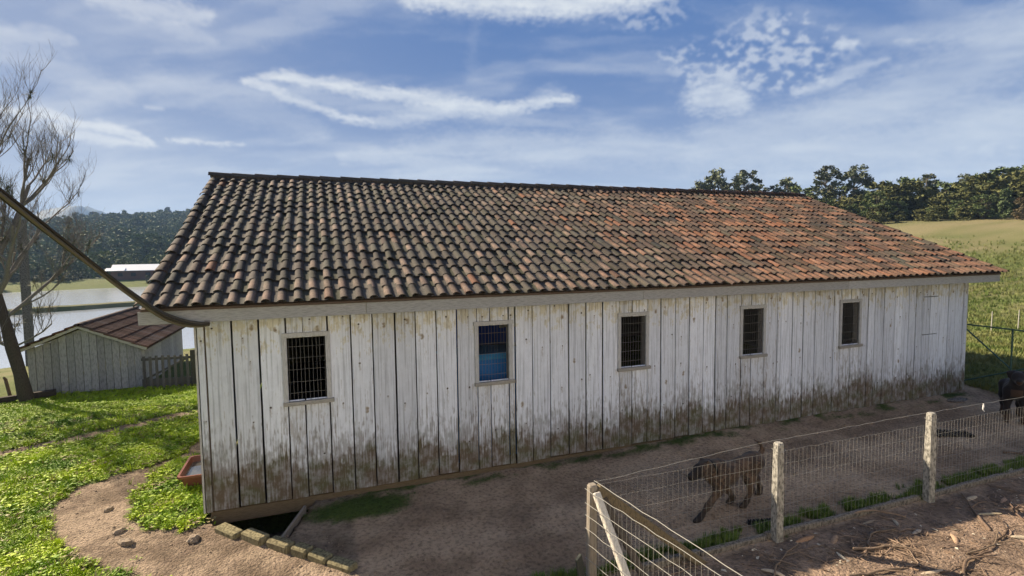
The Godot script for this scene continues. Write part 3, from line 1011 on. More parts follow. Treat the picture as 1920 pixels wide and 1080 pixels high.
func stone_shape(sx: float, sy: float, sz: float, sd: float) -> MB:
	var s := MB.new()
	var rows := 7
	var cols := 12
	var P := []
	for i in rows + 1:
		var la := PI * i / rows - PI / 2.0
		var row := []
		for k in cols:
			var lo := TAU * k / cols
			var d := Vector3(cos(la) * cos(lo), sin(la), cos(la) * sin(lo))
			var q := 1.0 + 0.45 * nz.get_noise_3d(d.x * 0.9 + sd, d.y * 0.9, d.z * 0.9)
			row.push_back(Vector3(d.x * sx, d.y * sy, d.z * sz) * q)
		P.push_back(row)
	for i in rows:
		for k in cols:
			var j := (k + 1) % cols
			s.quad(P[i][j], P[i][k], P[i + 1][k], P[i + 1][j])
	return s

func make_stones() -> void:
	var list := [[-0.82, 0.30, 0.10, 0.05, 0.065, "flat pale stone lying alone on the worn dirt path"],
		[-0.05, 0.53, 0.09, 0.045, 0.07, "grey half buried stone on the dirt near the brick edging"],
		[-1.34, -0.80, 0.085, 0.03, 0.04, "dark thin stone on the dirt path nearest the lawn"],
		[-0.98, -0.02, 0.08, 0.03, 0.04, "small brown stone on the path behind the flat pale stone"]]
	for q in list:
		var s := stone_shape(q[2], q[3], q[4], q[0] * 9.0)
		for i in s.c.size(): s.c[i] = Color(0.27, 0.21, 0.155)
		var o := part(self, "stone", s, M.wood_plain, Vector3(q[0], gnd(q[0], q[1]) + q[3] * 0.35, q[1]))
		o.rotation.y = rr(0, 3)
		tag(o, q[5], "stone", "stones on the path")

func make_grass() -> void:
	# two kinds of tuft: narrow blades and broad clover like leaves
	var blade := MB.new()
	for i in 12:
		var a := rr(0, TAU)
		var d := Vector3(cos(a), 0, sin(a))
		var sd := Vector3(-d.z, 0, d.x) * rr(0.0022, 0.004)
		var h := rr(0.03, 0.085)
		var o := d * rr(0, 0.035)
		var l := rr(0.01, 0.05)
		var g := rr(0.8, 1.25)
		blade.col = Color(g, g, g)
		var m := o + Vector3(0, h * 0.6, 0) + d * l * 0.35
		var e := o + Vector3(0, h, 0) + d * l
		blade.quad(o - sd, o + sd, m + sd * 0.8, m - sd * 0.8)
		blade.tri3(m - sd * 0.8, m + sd * 0.8, e)
	var leafy := MB.new()
	for i in 11:
		var a := rr(0, TAU)
		var d := Vector3(cos(a), 0, sin(a))
		var sd := Vector3(-d.z, 0, d.x) * rr(0.005, 0.014)
		var o := Vector3(rr(-0.045, 0.045), rr(0.012, 0.05), rr(-0.045, 0.045))
		var l := rr(0.016, 0.045)
		var up := Vector3(0, rr(-0.008, 0.02), 0)
		var g := rr(0.75, 1.3)
		leafy.col = Color(g, g, g)
		leafy.tri3(o, o + d * l * 0.5 + sd + up, o + d * l + up * 0.6)
		leafy.tri3(o, o + d * l + up * 0.6, o + d * l * 0.5 - sd + up)
	var xa := []
	var ca := []
	var xb := []
	var cb := []
	var n := 0
	while n < 125000:
		n += 1
		var x := rr(-9.0, 1.2)
		var z := rr(-10.6, 4.6)
		if n % 3 == 0:
			x = rr(-4.0, 0.6); z = rr(-4.5, 2.6)
		if z < 0.0 and x > -0.05: continue
		if x < -1.5 - 0.5 * (4.6 - z) - 1.2: continue
		if grass_cover(x, z) < 0.5 and rng.randf() > 0.05: continue
		if grass_cover(x + rng.randfn(0.0, 0.13), z + rng.randfn(0.0, 0.13)) < 0.5: continue
		var worn := nf.get_noise_2d(x * 0.9 + 5.0, z * 0.9)
		if worn < -0.25 and rng.randf() < 0.6: continue
		var p := Vector3(x, gnd(x, z) - 0.004, z)
		var sc := rr(0.45, 1.3) * (1.0 + 0.35 * nz.get_noise_2d(x * 0.8, z * 0.8))
		if rng.randf() < 0.04: sc *= 1.7
		var t := 0.5 + 0.9 * nz.get_noise_2d(x * 1.1 + 60.0, z * 1.1) + rr(-0.3, 0.3)
		var c := mixc(Color(0.13, 0.25, 0.012), Color(0.44, 0.56, 0.022), t)
		if rng.randf() < 0.09: c = Color(0.30, 0.25, 0.12)
		if z < -7.0: c = mixc(c, Color(0.30, 0.42, 0.025), 0.5)
		var xf := Transform3D(Basis(Vector3.UP, rr(0, TAU)).scaled(Vector3(sc, sc, sc)), p)
		if rng.randf() < 0.58:
			xa.push_back(xf); ca.push_back(c)
		else:
			xb.push_back(xf); cb.push_back(c)
	var g1 := scatter(self, "lawn_grass", blade.mesh(false), M.grass, xa, ca)
	tag(g1, "short bright green grass on the lawn left of the barn", "grass")
	var g2 := scatter(self, "lawn_clover", leafy.mesh(false), M.grass, xb, cb)
	tag(g2, "low broad leaved clover in the lawn left of the barn", "clover")
	# growth in the run, along its edge, and behind the gate
	xa = []; ca = []; xb = []; cb = []
	n = 0
	while n < 60000:
		n += 1
		var x := rr(0.9, 15.9)
		var z := rr(0.02, 3.5)
		if n % 2 == 0: z = rr(2.6, 3.3)
		var g := grass_cover(x, z)
		if g < 0.35: continue
		var edge := z > 2.2
		if edge and rng.randf() < 0.5: continue
		var p := Vector3(x, gnd(x, z) - 0.004, z)
		var sc := rr(0.5, 1.25) if edge else rr(0.35, 0.7)
		var c := mixc(Color(0.06, 0.11, 0.02), Color(0.13, 0.18, 0.03), rng.randf())
		if not edge: c = mixc(c, Color(0.04, 0.075, 0.02), 0.5)
		xa.push_back(Transform3D(Basis(Vector3.UP, rr(0, TAU)).scaled(Vector3(sc, sc * (1.2 if edge else 0.5), sc)), p)); ca.push_back(c)
	var g3 := scatter(self, "run_edge_grass", blade.mesh(false), M.grass, xa, ca)
	tag(g3, "thin green grass along the fence foot and the barn wall", "grass")
	n = 0
	while n < 60000:
		n += 1
		var r := 16.0 + 60.0 * pow(rng.randf(), 1.8)
		var x := r
		var z := rr(-0.8 * r, 4.0)
		if x < 16.05: continue
		if z < 3.4 and grass_cover(x, z) < 0.4: continue
		var sc := rr(0.9, 1.8) * (1.0 + 0.035 * (r - 16.0))
		var t := 0.5 + nz.get_noise_2d(x * 0.25, z * 0.25) + rr(-0.3, 0.3)
		var c := mixc(Color(0.10, 0.145, 0.028), Color(0.20, 0.20, 0.07), t)
		if rng.randf() < smoothstep(30.0, 75.0, r): continue
		xb.push_back(Transform3D(Basis(Vector3.UP, rr(0, TAU)).scaled(Vector3(sc, sc, sc)), Vector3(x, gnd(x, z) - 0.004, z))); cb.push_back(c)
	var g4 := scatter(self, "pasture_grass", blade.mesh(false), M.grass, xb, cb)
	tag(g4, "pasture grass beyond the green gate", "grass")

# ---------------------------------------------------------------- wire fence
func post_shape(h: float, w0: float, w1: float) -> MB:
	var s := MB.new()
	var r := []
	for q in [[w0, -0.25], [w0 * 0.98, 0.1], [w0 * 0.96, h * 0.5], [w1, h - 0.02], [w1 * 0.8, h]]:
		r.push_back(ring_rect(q[0] * 0.5, q[0] * 0.5, q[1], 0.012))
	s.loft(r, true, true)
	return s

func wire_panel(f: Node3D, a: Vector3, b: Vector3, ys: Array, gap: float, rad: float, wav: float, thin := 0.75) -> void:
	var l := a.distance_to(b)
	var n := int(l / gap)
	var vw := MB.new()
	for i in range(1, n):
		var p := a.lerp(b, float(i) / n)
		var top: float = ys[0]
		var bot: float = ys[ys.size() - 1]
		var j := rr(-0.008, 0.008)
		vw.tube([p + Vector3(j, bot, rr(-0.006, 0.006)), p + Vector3(rr(-0.006, 0.006), (top + bot) * 0.5, rr(-0.006, 0.006)), p + Vector3(rr(-0.006, 0.006), top, 0)], same(3, rad * thin), 4, false)
	var st := part(f, "upright_wires", vw, M.wire)
	st.set_meta("kind", "stuff")
	for y in ys:
		var h := MB.new()
		var m := int(l / 0.16) + 2
		h.tube(wobble(a + Vector3(0, y, 0), b + Vector3(0, y, 0), m, wav), same(m + 1, rad), 5, false)
		part(f, "line_wire", h, M.wire)

func make_fence() -> void:
	var f := thing("wire_fence", "galvanised wire mesh fence on concrete posts round the dog run", "fence")
	var posts := [Vector3(4.10, 0, 3.13), Vector3(6.63, 0, 3.15), Vector3(9.36, 0, 3.17), Vector3(12.1, 0, 3.18), Vector3(14.9, 0, 3.19)]
	var hs := [1.10, 1.22, 1.24, 1.22, 1.2]
	for i in posts.size():
		var p: Vector3 = posts[i]
		p.y = gnd(p.x, p.z)
		var s := post_shape(hs[i], 0.112, 0.092) if i > 0 else post_shape(hs[i], 0.095, 0.088)
		var k := MB.new()
		s.col = Color(0.38, 0.36, 0.315) if i > 0 else Color(0.27, 0.235, 0.19)
		for q in s.c.size(): s.c[q] = s.col
		var o := part(f, "post", s, M.concrete if i > 0 else M.wood_upright, p)
		o.rotation = Vector3(rr(-0.02, 0.02), rr(-0.08, 0.08), rr(-0.025, 0.025))
		if i == 0: continue
		var band := MB.new()      # wire looped round the post
		var ring := []
		for e in 9:
			ring.push_back(Vector3(cos(e * TAU / 8.0) * 0.075, hs[i] - 0.09 + 0.012 * sin(e * 1.7), sin(e * TAU / 8.0) * 0.075))
		band.tube(ring, same(9, 0.003), 4, false)
		part(o, "wire_tie", band, M.wire)
	var ys := [1.06, 0.90, 0.73, 0.55, 0.38, 0.22, 0.07]
	for i in posts.size() - 1:
		var a: Vector3 = posts[i]
		var b: Vector3 = posts[i + 1]
		var g := Vector3(0, -0.1, 0.0)
		wire_panel(f, a + g + Vector3(0, 0, -0.065), b + g + Vector3(0, 0, -0.065), ys, 0.066, 0.0013, 0.006)
		var topw := MB.new()
		var ha: float = hs[i] - 0.1
		var hb: float = hs[i + 1] - 0.1
		topw.tube(wobble(a + Vector3(0, ha, -0.05), b + Vector3(0, hb, -0.05), 16, 0.006), same(17, 0.0022), 5, false)
		part(f, "top_wire", topw, M.wire)
	# second side, coming towards the viewer
	var c := Vector3(4.08, -0.1, 3.13)
	var d := Vector3(4.40, -0.08, 5.75)
	wire_panel(f, c + Vector3(-0.05, 0, 0), d, [1.08, 0.93, 0.80, 0.66, 0.50, 0.34, 0.18, 0.05], 0.058, 0.0034, 0.006, 0.45)
	var tw := MB.new()
	tw.tube(wobble(c + Vector3(0.03, 1.17, 0.05), d + Vector3(0, 1.16, 0), 14, 0.005), same(15, 0.004), 5, false)
	part(f, "top_wire", tw, M.wire)
	var ep := post_shape(1.2, 0.12, 0.1)
	for q in ep.c.size(): ep.c[q] = Color(0.6, 0.56, 0.48)
	part(f, "post", ep, M.concrete, Vector3(d.x, gnd(d.x, d.z), d.z))
	# braces of the corner post
	var br := MB.new()
	br.col = Color(0.17, 0.135, 0.085)
	beam(br, Vector3(4.16, 0.96, 3.14), Vector3(5.5, -0.14, 3.20), 0.10, 0.075)
	part(f, "brace", br, M.bark).set_meta("label", "dark mossy brace slanting down along the fence")
	var b2 := MB.new()
	b2.col = Color(0.62, 0.58, 0.5)
	beam(b2, Vector3(4.12, 0.95, 3.20), Vector3(4.24, -0.16, 4.0), 0.075, 0.06)
	part(f, "brace", b2, M.wood_plain).set_meta("label", "pale weathered brace beside the corner post")
	var b3 := MB.new()
	b3.col = Color(0.10, 0.085, 0.07)
	beam(b3, Vector3(4.22, 0.86, 3.16), Vector3(4.62, -0.16, 3.62), 0.075, 0.06)
	part(f, "brace", b3, M.bark)

func beam(s: MB, a: Vector3, b: Vector3, w: float, h: float) -> void:
	var y := (b - a).normalized()
	var x := y.cross(Vector3(0.1, 0, 1)).normalized()
	var z := x.cross(y).normalized()
	s.cbox((a + b) * 0.5, Vector3(w, a.distance_to(b), h), 0.008, Basis(x, y, z))

func make_gate() -> void:
	var g := thing("metal_gate", "dark green tubular metal gate with crossed braces at the barn's far corner", "gate", Vector3(16.27, 0.0, -0.42))
	var col := Color(0.05, 0.10, 0.08)
	var bars := [["rail", Vector3(0, 1.52, 0), Vector3(0, 1.5, 2.3)], ["rail", Vector3(0, 0.04, 0), Vector3(0, 0.03, 2.3)], ["stile", Vector3(0, 0.0, 0), Vector3(0, 1.53, 0)], ["stile", Vector3(0, 0.0, 1.05), Vector3(0, 1.5, 1.05)], ["stile", Vector3(0, 0.0, 2.3), Vector3(0, 1.5, 2.3)],
		["cross_brace", Vector3(0.01, 1.47, 0.06), Vector3(0.01, 0.62, 1.03)], ["cross_brace", Vector3(-0.01, 0.1, 0.06), Vector3(-0.01, 1.1, 2.26)]]
	for b in bars:
		var s := MB.new()
		s.col = col
		s.tube([b[1], b[1].lerp(b[2], 0.5), b[2]], same(3, 0.017), 8)
		part(g, b[0], s, M.paint)
	var wires := MB.new()
	wires.col = col
	for i in 22:
		var z := 0.06 + i * 0.1
		wires.tube([Vector3(0, 0.04, z), Vector3(0, 0.62, z)], same(2, 0.0016), 4, false)
	for i in 6: wires.tube([Vector3(0, 0.1 + i * 0.1, 0), Vector3(0, 0.1 + i * 0.1, 2.3)], same(2, 0.0016), 4, false)
	var w := part(g, "wire_infill", wires, M.paint)
	w.set_meta("kind", "stuff")

# ---------------------------------------------------------------- cable
func make_cable() -> void:
	var t := thing("power_cable", "thick dark bundle of power cables sagging to the barn's left eave", "cable")
	var ctrl := [Vector3(0.22, 2.575, 0.37), Vector3(0.08, 2.575, 0.40), Vector3(-0.20, 2.70, 0.50), Vector3(-0.50, 3.02, 0.68), Vector3(-0.80, 3.40, 0.95), Vector3(-1.02, 3.77, 1.4), Vector3(-1.22, 4.20, 2.05), Vector3(-1.6, 4.95, 3.2), Vector3(-2.2, 5.75, 6.0), Vector3(-3.2, 5.95, 10.58)]
	var cv := Curve3D.new()
	for i in ctrl.size():
		var tg: Vector3 = (ctrl[mini(i + 1, ctrl.size() - 1)] - ctrl[maxi(i - 1, 0)]) * 0.17
		cv.add_point(ctrl[i], -tg, tg)
	var L := cv.get_baked_length()
	for k in 4:
		var s := MB.new()
		s.col = [Color(0.05, 0.04, 0.03), Color(0.09, 0.075, 0.055), Color(0.045, 0.04, 0.038), Color(0.13, 0.11, 0.075)][k]
		var pts := []
		var rad := []
		var n := 120
		for i in n + 1:
			var u := float(i) / n
			var p := cv.sample_baked(u * L)
			var w := TAU * k / 4.0 + u * 5.0
			var sp := lerpf(0.045, 0.030, smoothstep(0.06, 0.3, u)) * smoothstep(-0.02, 0.04, u)
			var sag := -0.03 * exp(-pow((u - 0.08) / 0.06, 2.0)) * (1.0 if k < 2 else 0.2)
			pts.push_back(p + Vector3(cos(w) * sp * 0.6, sin(w) * sp + sag, cos(w) * sp * 0.8))
			rad.push_back([0.017, 0.020, 0.015, 0.018][k])
		s.tube(pts, rad, 7)
		part(t, "strand", s, M.rubber)
	var hook := MB.new()
	hook.col = Color(0.2, 0.19, 0.18)
	hook.box(Vector3(0.2, 2.59, 0.355), Vector3(0.06, 0.05, 0.02))
	part(t, "bracket", hook, M.paint)

# ---------------------------------------------------------------- unseen house added behind the viewer to bounce sun onto the barn
func make_fill_house() -> void:
	var t := thing("farmhouse", "unseen whitewashed house added behind the viewer to bounce sunlight onto the barn", "house", Vector3(3.5, -0.1, 10.6))
	var w := MB.new()
	w.col = Color(0.78, 0.785, 0.79)
	var xs := [-10.5, -8.6, -7.4, -4.6, -3.4, -0.6, 0.6, 3.4, 4.6, 7.4, 8.6, 10.5]
	var ys := [-0.3, 1.0, 2.2, 3.9, 5.1, 6.4]
	for i in xs.size() - 1:      # front wall with its openings left open
		for j in ys.size() - 1:
			if i % 2 == 1 and j % 2 == 1: continue
			w.box(Vector3((xs[i] + xs[i + 1]) * 0.5, (ys[j] + ys[j + 1]) * 0.5, 0.1), Vector3(xs[i + 1] - xs[i], ys[j + 1] - ys[j], 0.2))
	part(t, "front_wall", w, M.paint)
	for i in range(1, xs.size() - 1, 2):
		for j in range(1, ys.size() - 1, 2):
			var f := MB.new()
			f.col = Color(0.16, 0.24, 0.3)
			var c := Vector3((xs[i] + xs[i + 1]) * 0.5, (ys[j] + ys[j + 1]) * 0.5, 0.12)
			for sx in [-1.0, 1.0]: f.box(c + Vector3(sx * 0.57, 0, 0), Vector3(0.06, 1.2, 0.06))
			for sy in [-1.0, 0.0, 1.0]: f.box(c + Vector3(0, sy * 0.57, 0), Vector3(1.08, 0.06, 0.06))
			var fo := part(t, "window_frame", f, M.paint)
			var g := MB.new()
			g.col = Color(0.03, 0.035, 0.04)
			g.box(c + Vector3(0, 0, 0.03), Vector3(1.1, 1.1, 0.01))
			part(fo, "pane", g, M.plastic)
	for q in [["side_wall", Vector3(-10.4, 3.05, 4.1), Vector3(0.2, 6.7, 7.8)], ["side_wall", Vector3(10.4, 3.05, 4.1), Vector3(0.2, 6.7, 7.8)], ["rear_wall", Vector3(0, 3.05, 8.1), Vector3(21.0, 6.7, 0.2)]]:
		var s := MB.new()
		s.col = Color(0.7, 0.68, 0.64)
		s.box(q[1], q[2])
		part(t, q[0], s, M.paint)
	var r := MB.new()
	r.col = Color(0.12, 0.07, 0.05)
	r.loft([[Vector3(-11, 6.4, -0.5), Vector3(-11, 6.4, 8.7), Vector3(-11, 8.4, 4.1)], [Vector3(11, 6.4, -0.5), Vector3(11, 6.4, 8.7), Vector3(11, 8.4, 4.1)]], true, true)
	part(t, "roof", r, M.clay)

# ---------------------------------------------------------------- inside the second window
func make_store() -> void:
	var t := thing("storage_chest", "teal blue plastic chest seen through the second window", "chest", Vector3(4.1, 0.0, -0.75))
	var s := MB.new()
	s.col = Color(0.025, 0.15, 0.42)
	var r := []
	for q in [[0.62, 0.36, -0.02], [0.66, 0.40, 1.66]]: r.push_back(ring_rect(q[0], q[1], q[2], 0.05))
	s.loft(r, true, true)
	part(t, "body", s, M.plastic)
	var l := MB.new()
	l.col = Color(0.05, 0.22, 0.42)
	r = []
	for q in [[0.69, 0.43, 1.66], [0.70, 0.44, 1.70], [0.66, 0.40, 1.75]]: r.push_back(ring_rect(q[0], q[1], q[2], 0.05))
	l.loft(r, true, true)
	part(t, "lid", l, M.plastic)
	for q in [[4.35, Color(0.014, 0.04, 0.26), 0.75, "dark blue cloth hanging behind the chest in the second window", -1.45], [3.72, Color(0.02, 0.07, 0.35), 0.2, "bright blue cloth hanging at the left of the second window", -1.3], [4.9, Color(0.34, 0.33, 0.28), 0.26, "pale grey cloth hanging at the right in the second window", -1.35]]:
		var c := MB.new()
		c.col = q[1]
		var n := 14
		var w: float = q[2]
		var y0 := 1.7 if w > 0.3 else (2.02 if q[0] > 4.5 else 1.76)
		for i in n:
			var xa: float = q[0] - w + 2.0 * w * i / n
			var xb: float = q[0] - w + 2.0 * w * (i + 1) / n
			var za := 0.03 * sin(i * 1.3)
			var zb := 0.03 * sin((i + 1) * 1.3)
			c.quad(Vector3(xa, y0, q[4] + za), Vector3(xb, y0, q[4] + zb), Vector3(xb, 2.55, q[4] + zb * 0.5), Vector3(xa, 2.55, q[4] + za * 0.5))
			c.quad(Vector3(xb, y0, q[4] + zb - 0.008), Vector3(xa, y0, q[4] + za - 0.008), Vector3(xa, 2.55, q[4] + za * 0.5 - 0.008), Vector3(xb, 2.55, q[4] + zb * 0.5 - 0.008))
		var o := part(self, "hanging_cloth", c, M.plain)
		tag(o, q[3], "cloth", "cloths hanging inside the barn")

# ---------------------------------------------------------------- animals: smooth skins over bones
func skin(bones: Array, cell: float, k: float) -> MB:      # bones: [a, b, ra, rb, (blend)]
	var lo := Vector3(1e9, 1e9, 1e9)
	var hi := -lo
	for b in bones:
		var r: float = maxf(b[2], b[3]) + cell * 3.0 + k
		for p in [b[0], b[1]]:
			lo = lo.min(p - Vector3(r, r, r)); hi = hi.max(p + Vector3(r, r, r))
	var nx := int((hi.x - lo.x) / cell) + 1
	var ny := int((hi.y - lo.y) / cell) + 1
	var nn := int((hi.z - lo.z) / cell) + 1
	var F := PackedFloat32Array()
	F.resize(nx * ny * nn)
	F.fill(1.0)
	for b in bones:
		var A: Vector3 = b[0]
		var B: Vector3 = b[1]
		var ra: float = b[2]
		var rb: float = b[3]
		var r := maxf(ra, rb) + cell * 2.0 + k
		var l0 := (A.min(B) - Vector3(r, r, r) - lo) / cell
		var l1 := (A.max(B) + Vector3(r, r, r) - lo) / cell
		var ab := B - A
		var il := 1.0 / maxf(ab.length_squared(), 1e-9)
		for zi in range(maxi(int(l0.z), 0), mini(int(l1.z) + 1, nn)):
			for yi in range(maxi(int(l0.y), 0), mini(int(l1.y) + 1, ny)):
				for xi in range(maxi(int(l0.x), 0), mini(int(l1.x) + 1, nx)):
					var p := lo + Vector3(xi, yi, zi) * cell
					var t := clampf((p - A).dot(ab) * il, 0.0, 1.0)
					var d := p.distance_to(A + ab * t) - lerpf(ra, rb, t)
					var id := (zi * ny + yi) * nx + xi
					var e := F[id]
					var h := maxf(k - absf(d - e), 0.0) / k
					F[id] = minf(d, e) - h * h * k * 0.25
	var s := MB.new()
	var at := {}
	var off := [0, 1, nx, nx + 1, nx * ny, nx * ny + 1, nx * ny + nx, nx * ny + nx + 1]
	for zi in nn - 1:
		for yi in ny - 1:
			for xi in nx - 1:
				var id := (zi * ny + yi) * nx + xi
				var neg := 0
				for o in off:
					if F[id + o] < 0.0: neg += 1
				if neg == 0 or neg == 8: continue
				var sum := Vector3.ZERO
				var cnt := 0
				for e in [[0, 1], [2, 3], [4, 5], [6, 7], [0, 2], [1, 3], [4, 6], [5, 7], [0, 4], [1, 5], [2, 6], [3, 7]]:
					var fa := F[id + off[e[0]]]
					var fb := F[id + off[e[1]]]
					if (fa < 0.0) == (fb < 0.0): continue
					var t := fa / (fa - fb)
					var pa := Vector3(e[0] & 1, (e[0] >> 1) & 1, e[0] >> 2)
					var pb := Vector3(e[1] & 1, (e[1] >> 1) & 1, e[1] >> 2)
					sum += pa.lerp(pb, t)
					cnt += 1
				var gx := F[id + 1] - F[id] + F[id + off[7]] - F[id + off[6]]
				var gy := F[id + off[2]] - F[id] + F[id + off[7]] - F[id + off[5]]
				var gz := F[id + off[4]] - F[id] + F[id + off[7]] - F[id + off[3]]
				at[id] = s.vert(lo + (Vector3(xi, yi, zi) + sum / cnt) * cell, Vector3(gx, gy, gz).normalized())
	for zi in range(1, nn - 1):
		for yi in range(1, ny - 1):
			for xi in range(1, nx - 1):
				var id := (zi * ny + yi) * nx + xi
				var f0 := F[id] < 0.0
				for ax in [[1, nx, nx * ny], [nx, nx * ny, 1], [nx * ny, 1, nx]]:
					if f0 == (F[id + ax[0]] < 0.0): continue
					var q := [id - ax[1] - ax[2], id - ax[2], id, id - ax[1]]
					if not (at.has(q[0]) and at.has(q[1]) and at.has(q[2]) and at.has(q[3])): continue
					var a: int = at[q[0]]
					var b: int = at[q[1]]
					var c: int = at[q[2]]
					var d: int = at[q[3]]
					if f0:
						s.tri(a, b, c); s.tri(a, c, d)
					else:
						s.tri(a, c, b); s.tri(a, d, c)
	return s

func add_leg(b: Array, pts: Array, rad: Array) -> void:
	for i in pts.size() - 1: b.push_back([pts[i], pts[i + 1], rad[i], rad[i + 1]])

func make_dogs() -> void:
	# brindle dog trotting to the left: local x towards the tail, y up, z sideways towards the viewer
	var b := []
	# trunk: deep chest narrowing to the loin, then the croup
	b.push_back([Vector3(-0.20, 0.47, 0), Vector3(-0.06, 0.46, 0), 0.13, 0.137])
	b.push_back([Vector3(-0.06, 0.46, 0), Vector3(0.14, 0.50, 0), 0.13, 0.10])
	b.push_back([Vector3(0.14, 0.51, 0), Vector3(0.33, 0.53, 0), 0.10, 0.108])
	b.push_back([Vector3(-0.14, 0.40, 0), Vector3(-0.02, 0.385, 0), 0.085, 0.085])
	# withers and neck
	b.push_back([Vector3(-0.17, 0.55, 0), Vector3(-0.33, 0.60, 0.01), 0.11, 0.088])
	# skull, muzzle, jaw
	b.push_back([Vector3(-0.35, 0.60, 0.01), Vector3(-0.42, 0.60, 0.02), 0.086, 0.076])
	b.push_back([Vector3(-0.44, 0.575, 0.02), Vector3(-0.535, 0.545, 0.025), 0.055, 0.044])
	b.push_back([Vector3(-0.42, 0.545, 0.02), Vector3(-0.515, 0.515, 0.025), 0.038, 0.028])
	for sd in [-1.0, 1.0]:      # cheeks and ears
		b.push_back([Vector3(-0.40, 0.575, 0.015 + sd * 0.035), Vector3(-0.43, 0.565, 0.02 + sd * 0.03), 0.035, 0.03])
		b.push_back([Vector3(-0.355, 0.645, 0.01 + sd * 0.045), Vector3(-0.36, 0.705, 0.01 + sd * 0.06), 0.022, 0.007])
	# near foreleg reaching forward, far foreleg under the body
	add_leg(b, [Vector3(-0.20, 0.46, 0.075), Vector3(-0.235, 0.30, 0.085), Vector3(-0.36, 0.16, 0.085), Vector3(-0.45, 0.06, 0.085), Vector3(-0.49, 0.022, 0.085), Vector3(-0.53, 0.02, 0.085)], [0.075, 0.05, 0.034, 0.026, 0.028, 0.022])
	add_leg(b, [Vector3(-0.14, 0.46, -0.075), Vector3(-0.06, 0.31, -0.08), Vector3(0.03, 0.18, -0.08), Vector3(0.10, 0.075, -0.08), Vector3(0.07, 0.03, -0.08), Vector3(0.035, 0.022, -0.08)], [0.07, 0.048, 0.032, 0.025, 0.027, 0.022])
	# hind legs: near one under the belly, far one pushing off behind
	add_leg(b, [Vector3(0.30, 0.52, 0.07), Vector3(0.19, 0.35, 0.085), Vector3(0.22, 0.20, 0.085), Vector3(0.16, 0.07, 0.085), Vector3(0.12, 0.024, 0.085), Vector3(0.08, 0.022, 0.085)], [0.095, 0.062, 0.034, 0.026, 0.027, 0.022])
	add_leg(b, [Vector3(0.32, 0.52, -0.07), Vector3(0.30, 0.36, -0.085), Vector3(0.45, 0.23, -0.085), Vector3(0.50, 0.09, -0.085), Vector3(0.49, 0.03, -0.085), Vector3(0.46, 0.022, -0.085)], [0.095, 0.06, 0.034, 0.026, 0.027, 0.022])
	# tail carried high
	add_leg(b, [Vector3(0.42, 0.57, 0), Vector3(0.45, 0.64, 0), Vector3(0.40, 0.74, 0.01), Vector3(0.31, 0.80, 0.02)], [0.03, 0.02, 0.014, 0.008])
	var s := skin(b, 0.0105, 0.045)
	for i in s.v.size():
		var p := s.v[i]
		var st := nz.get_noise_3d(p.x * 24.0 + 3.0 * nz.get_noise_1d(p.y * 8.0), p.y * 4.0, p.z * 4.0)
		var c := mixc(Color(0.040, 0.028, 0.021), Color(0.10, 0.064, 0.042), smoothstep(-0.2, 0.35, st))
		if p.x < -0.40: c = mixc(c, Color(0.018, 0.014, 0.012), smoothstep(-0.40, -0.47, p.x))
		if p.y < 0.12: c = mixc(c, Color(0.02, 0.015, 0.012), 0.6)
		s.c[i] = c
	var at := Vector3(6.70, gnd(6.70, 2.30), 2.30)
	var d := part(self, "dog", s, M.fur, at)
	d.rotation.y = 0.1
	d.scale = Vector3(1.38, 1.1, 1.0)
	tag(d, "brindle dog trotting left inside the wire fence", "dog", "dogs in the run")
	dog_face(d, Vector3(-0.445, 0.61, 0.02), 0.052, Vector3(-0.572, 0.557, 0.025), Vector3(-1, 0, 0))
	var col := MB.new()
	col.col = Color(0.015, 0.014, 0.014)
	var ring := []
	for i in 17:
		var a := TAU * i / 16.0
		ring.push_back(Vector3(-0.275, 0.585, 0.006) + Vector3(-0.3 * cos(a), 0.95 * cos(a), 0) * 0.105 + Vector3(0, 0, sin(a) * 0.105))
	col.tube(ring, same(17, 0.012), 6, false)
	part(d, "collar", col, M.rubber)
	# black dog standing by the gate, facing the fence
	b = []
	b.push_back([Vector3(-0.18, 0.56, 0), Vector3(-0.02, 0.55, 0), 0.15, 0.16])
	b.push_back([Vector3(-0.02, 0.55, 0), Vector3(0.26, 0.57, 0), 0.155, 0.12])
	b.push_back([Vector3(0.26, 0.57, 0), Vector3(0.40, 0.58, 0), 0.12, 0.115])
	b.push_back([Vector3(-0.20, 0.65, 0), Vector3(-0.32, 0.82, 0.0), 0.12, 0.10])
	b.push_back([Vector3(-0.32, 0.86, 0.0), Vector3(-0.39, 0.87, 0.0), 0.098, 0.088])
	b.push_back([Vector3(-0.43, 0.84, 0.0), Vector3(-0.53, 0.81, 0.0), 0.058, 0.046])
	b.push_back([Vector3(-0.40, 0.80, 0.0), Vector3(-0.51, 0.77, 0.0), 0.04, 0.028])
	for sd in [-1.0, 1.0]:
		b.push_back([Vector3(-0.31, 0.93, sd * 0.07), Vector3(-0.33, 0.92, sd * 0.125), 0.032, 0.02])
		b.push_back([Vector3(-0.33, 0.92, sd * 0.12), Vector3(-0.35, 0.85, sd * 0.125), 0.022, 0.012])
		add_leg(b, [Vector3(-0.19, 0.56, sd * 0.10), Vector3(-0.17, 0.38, sd * 0.11), Vector3(-0.20, 0.20, sd * 0.11), Vector3(-0.20, 0.07, sd * 0.11), Vector3(-0.21, 0.03, sd * 0.11), Vector3(-0.26, 0.025, sd * 0.11)], [0.085, 0.06, 0.042, 0.032, 0.034, 0.028])
		add_leg(b, [Vector3(0.37, 0.56, sd * 0.09), Vector3(0.30, 0.38, sd * 0.11), Vector3(0.42, 0.21, sd * 0.11), Vector3(0.39, 0.07, sd * 0.11), Vector3(0.37, 0.03, sd * 0.11), Vector3(0.32, 0.025, sd * 0.11)], [0.11, 0.075, 0.042, 0.032, 0.034, 0.028])
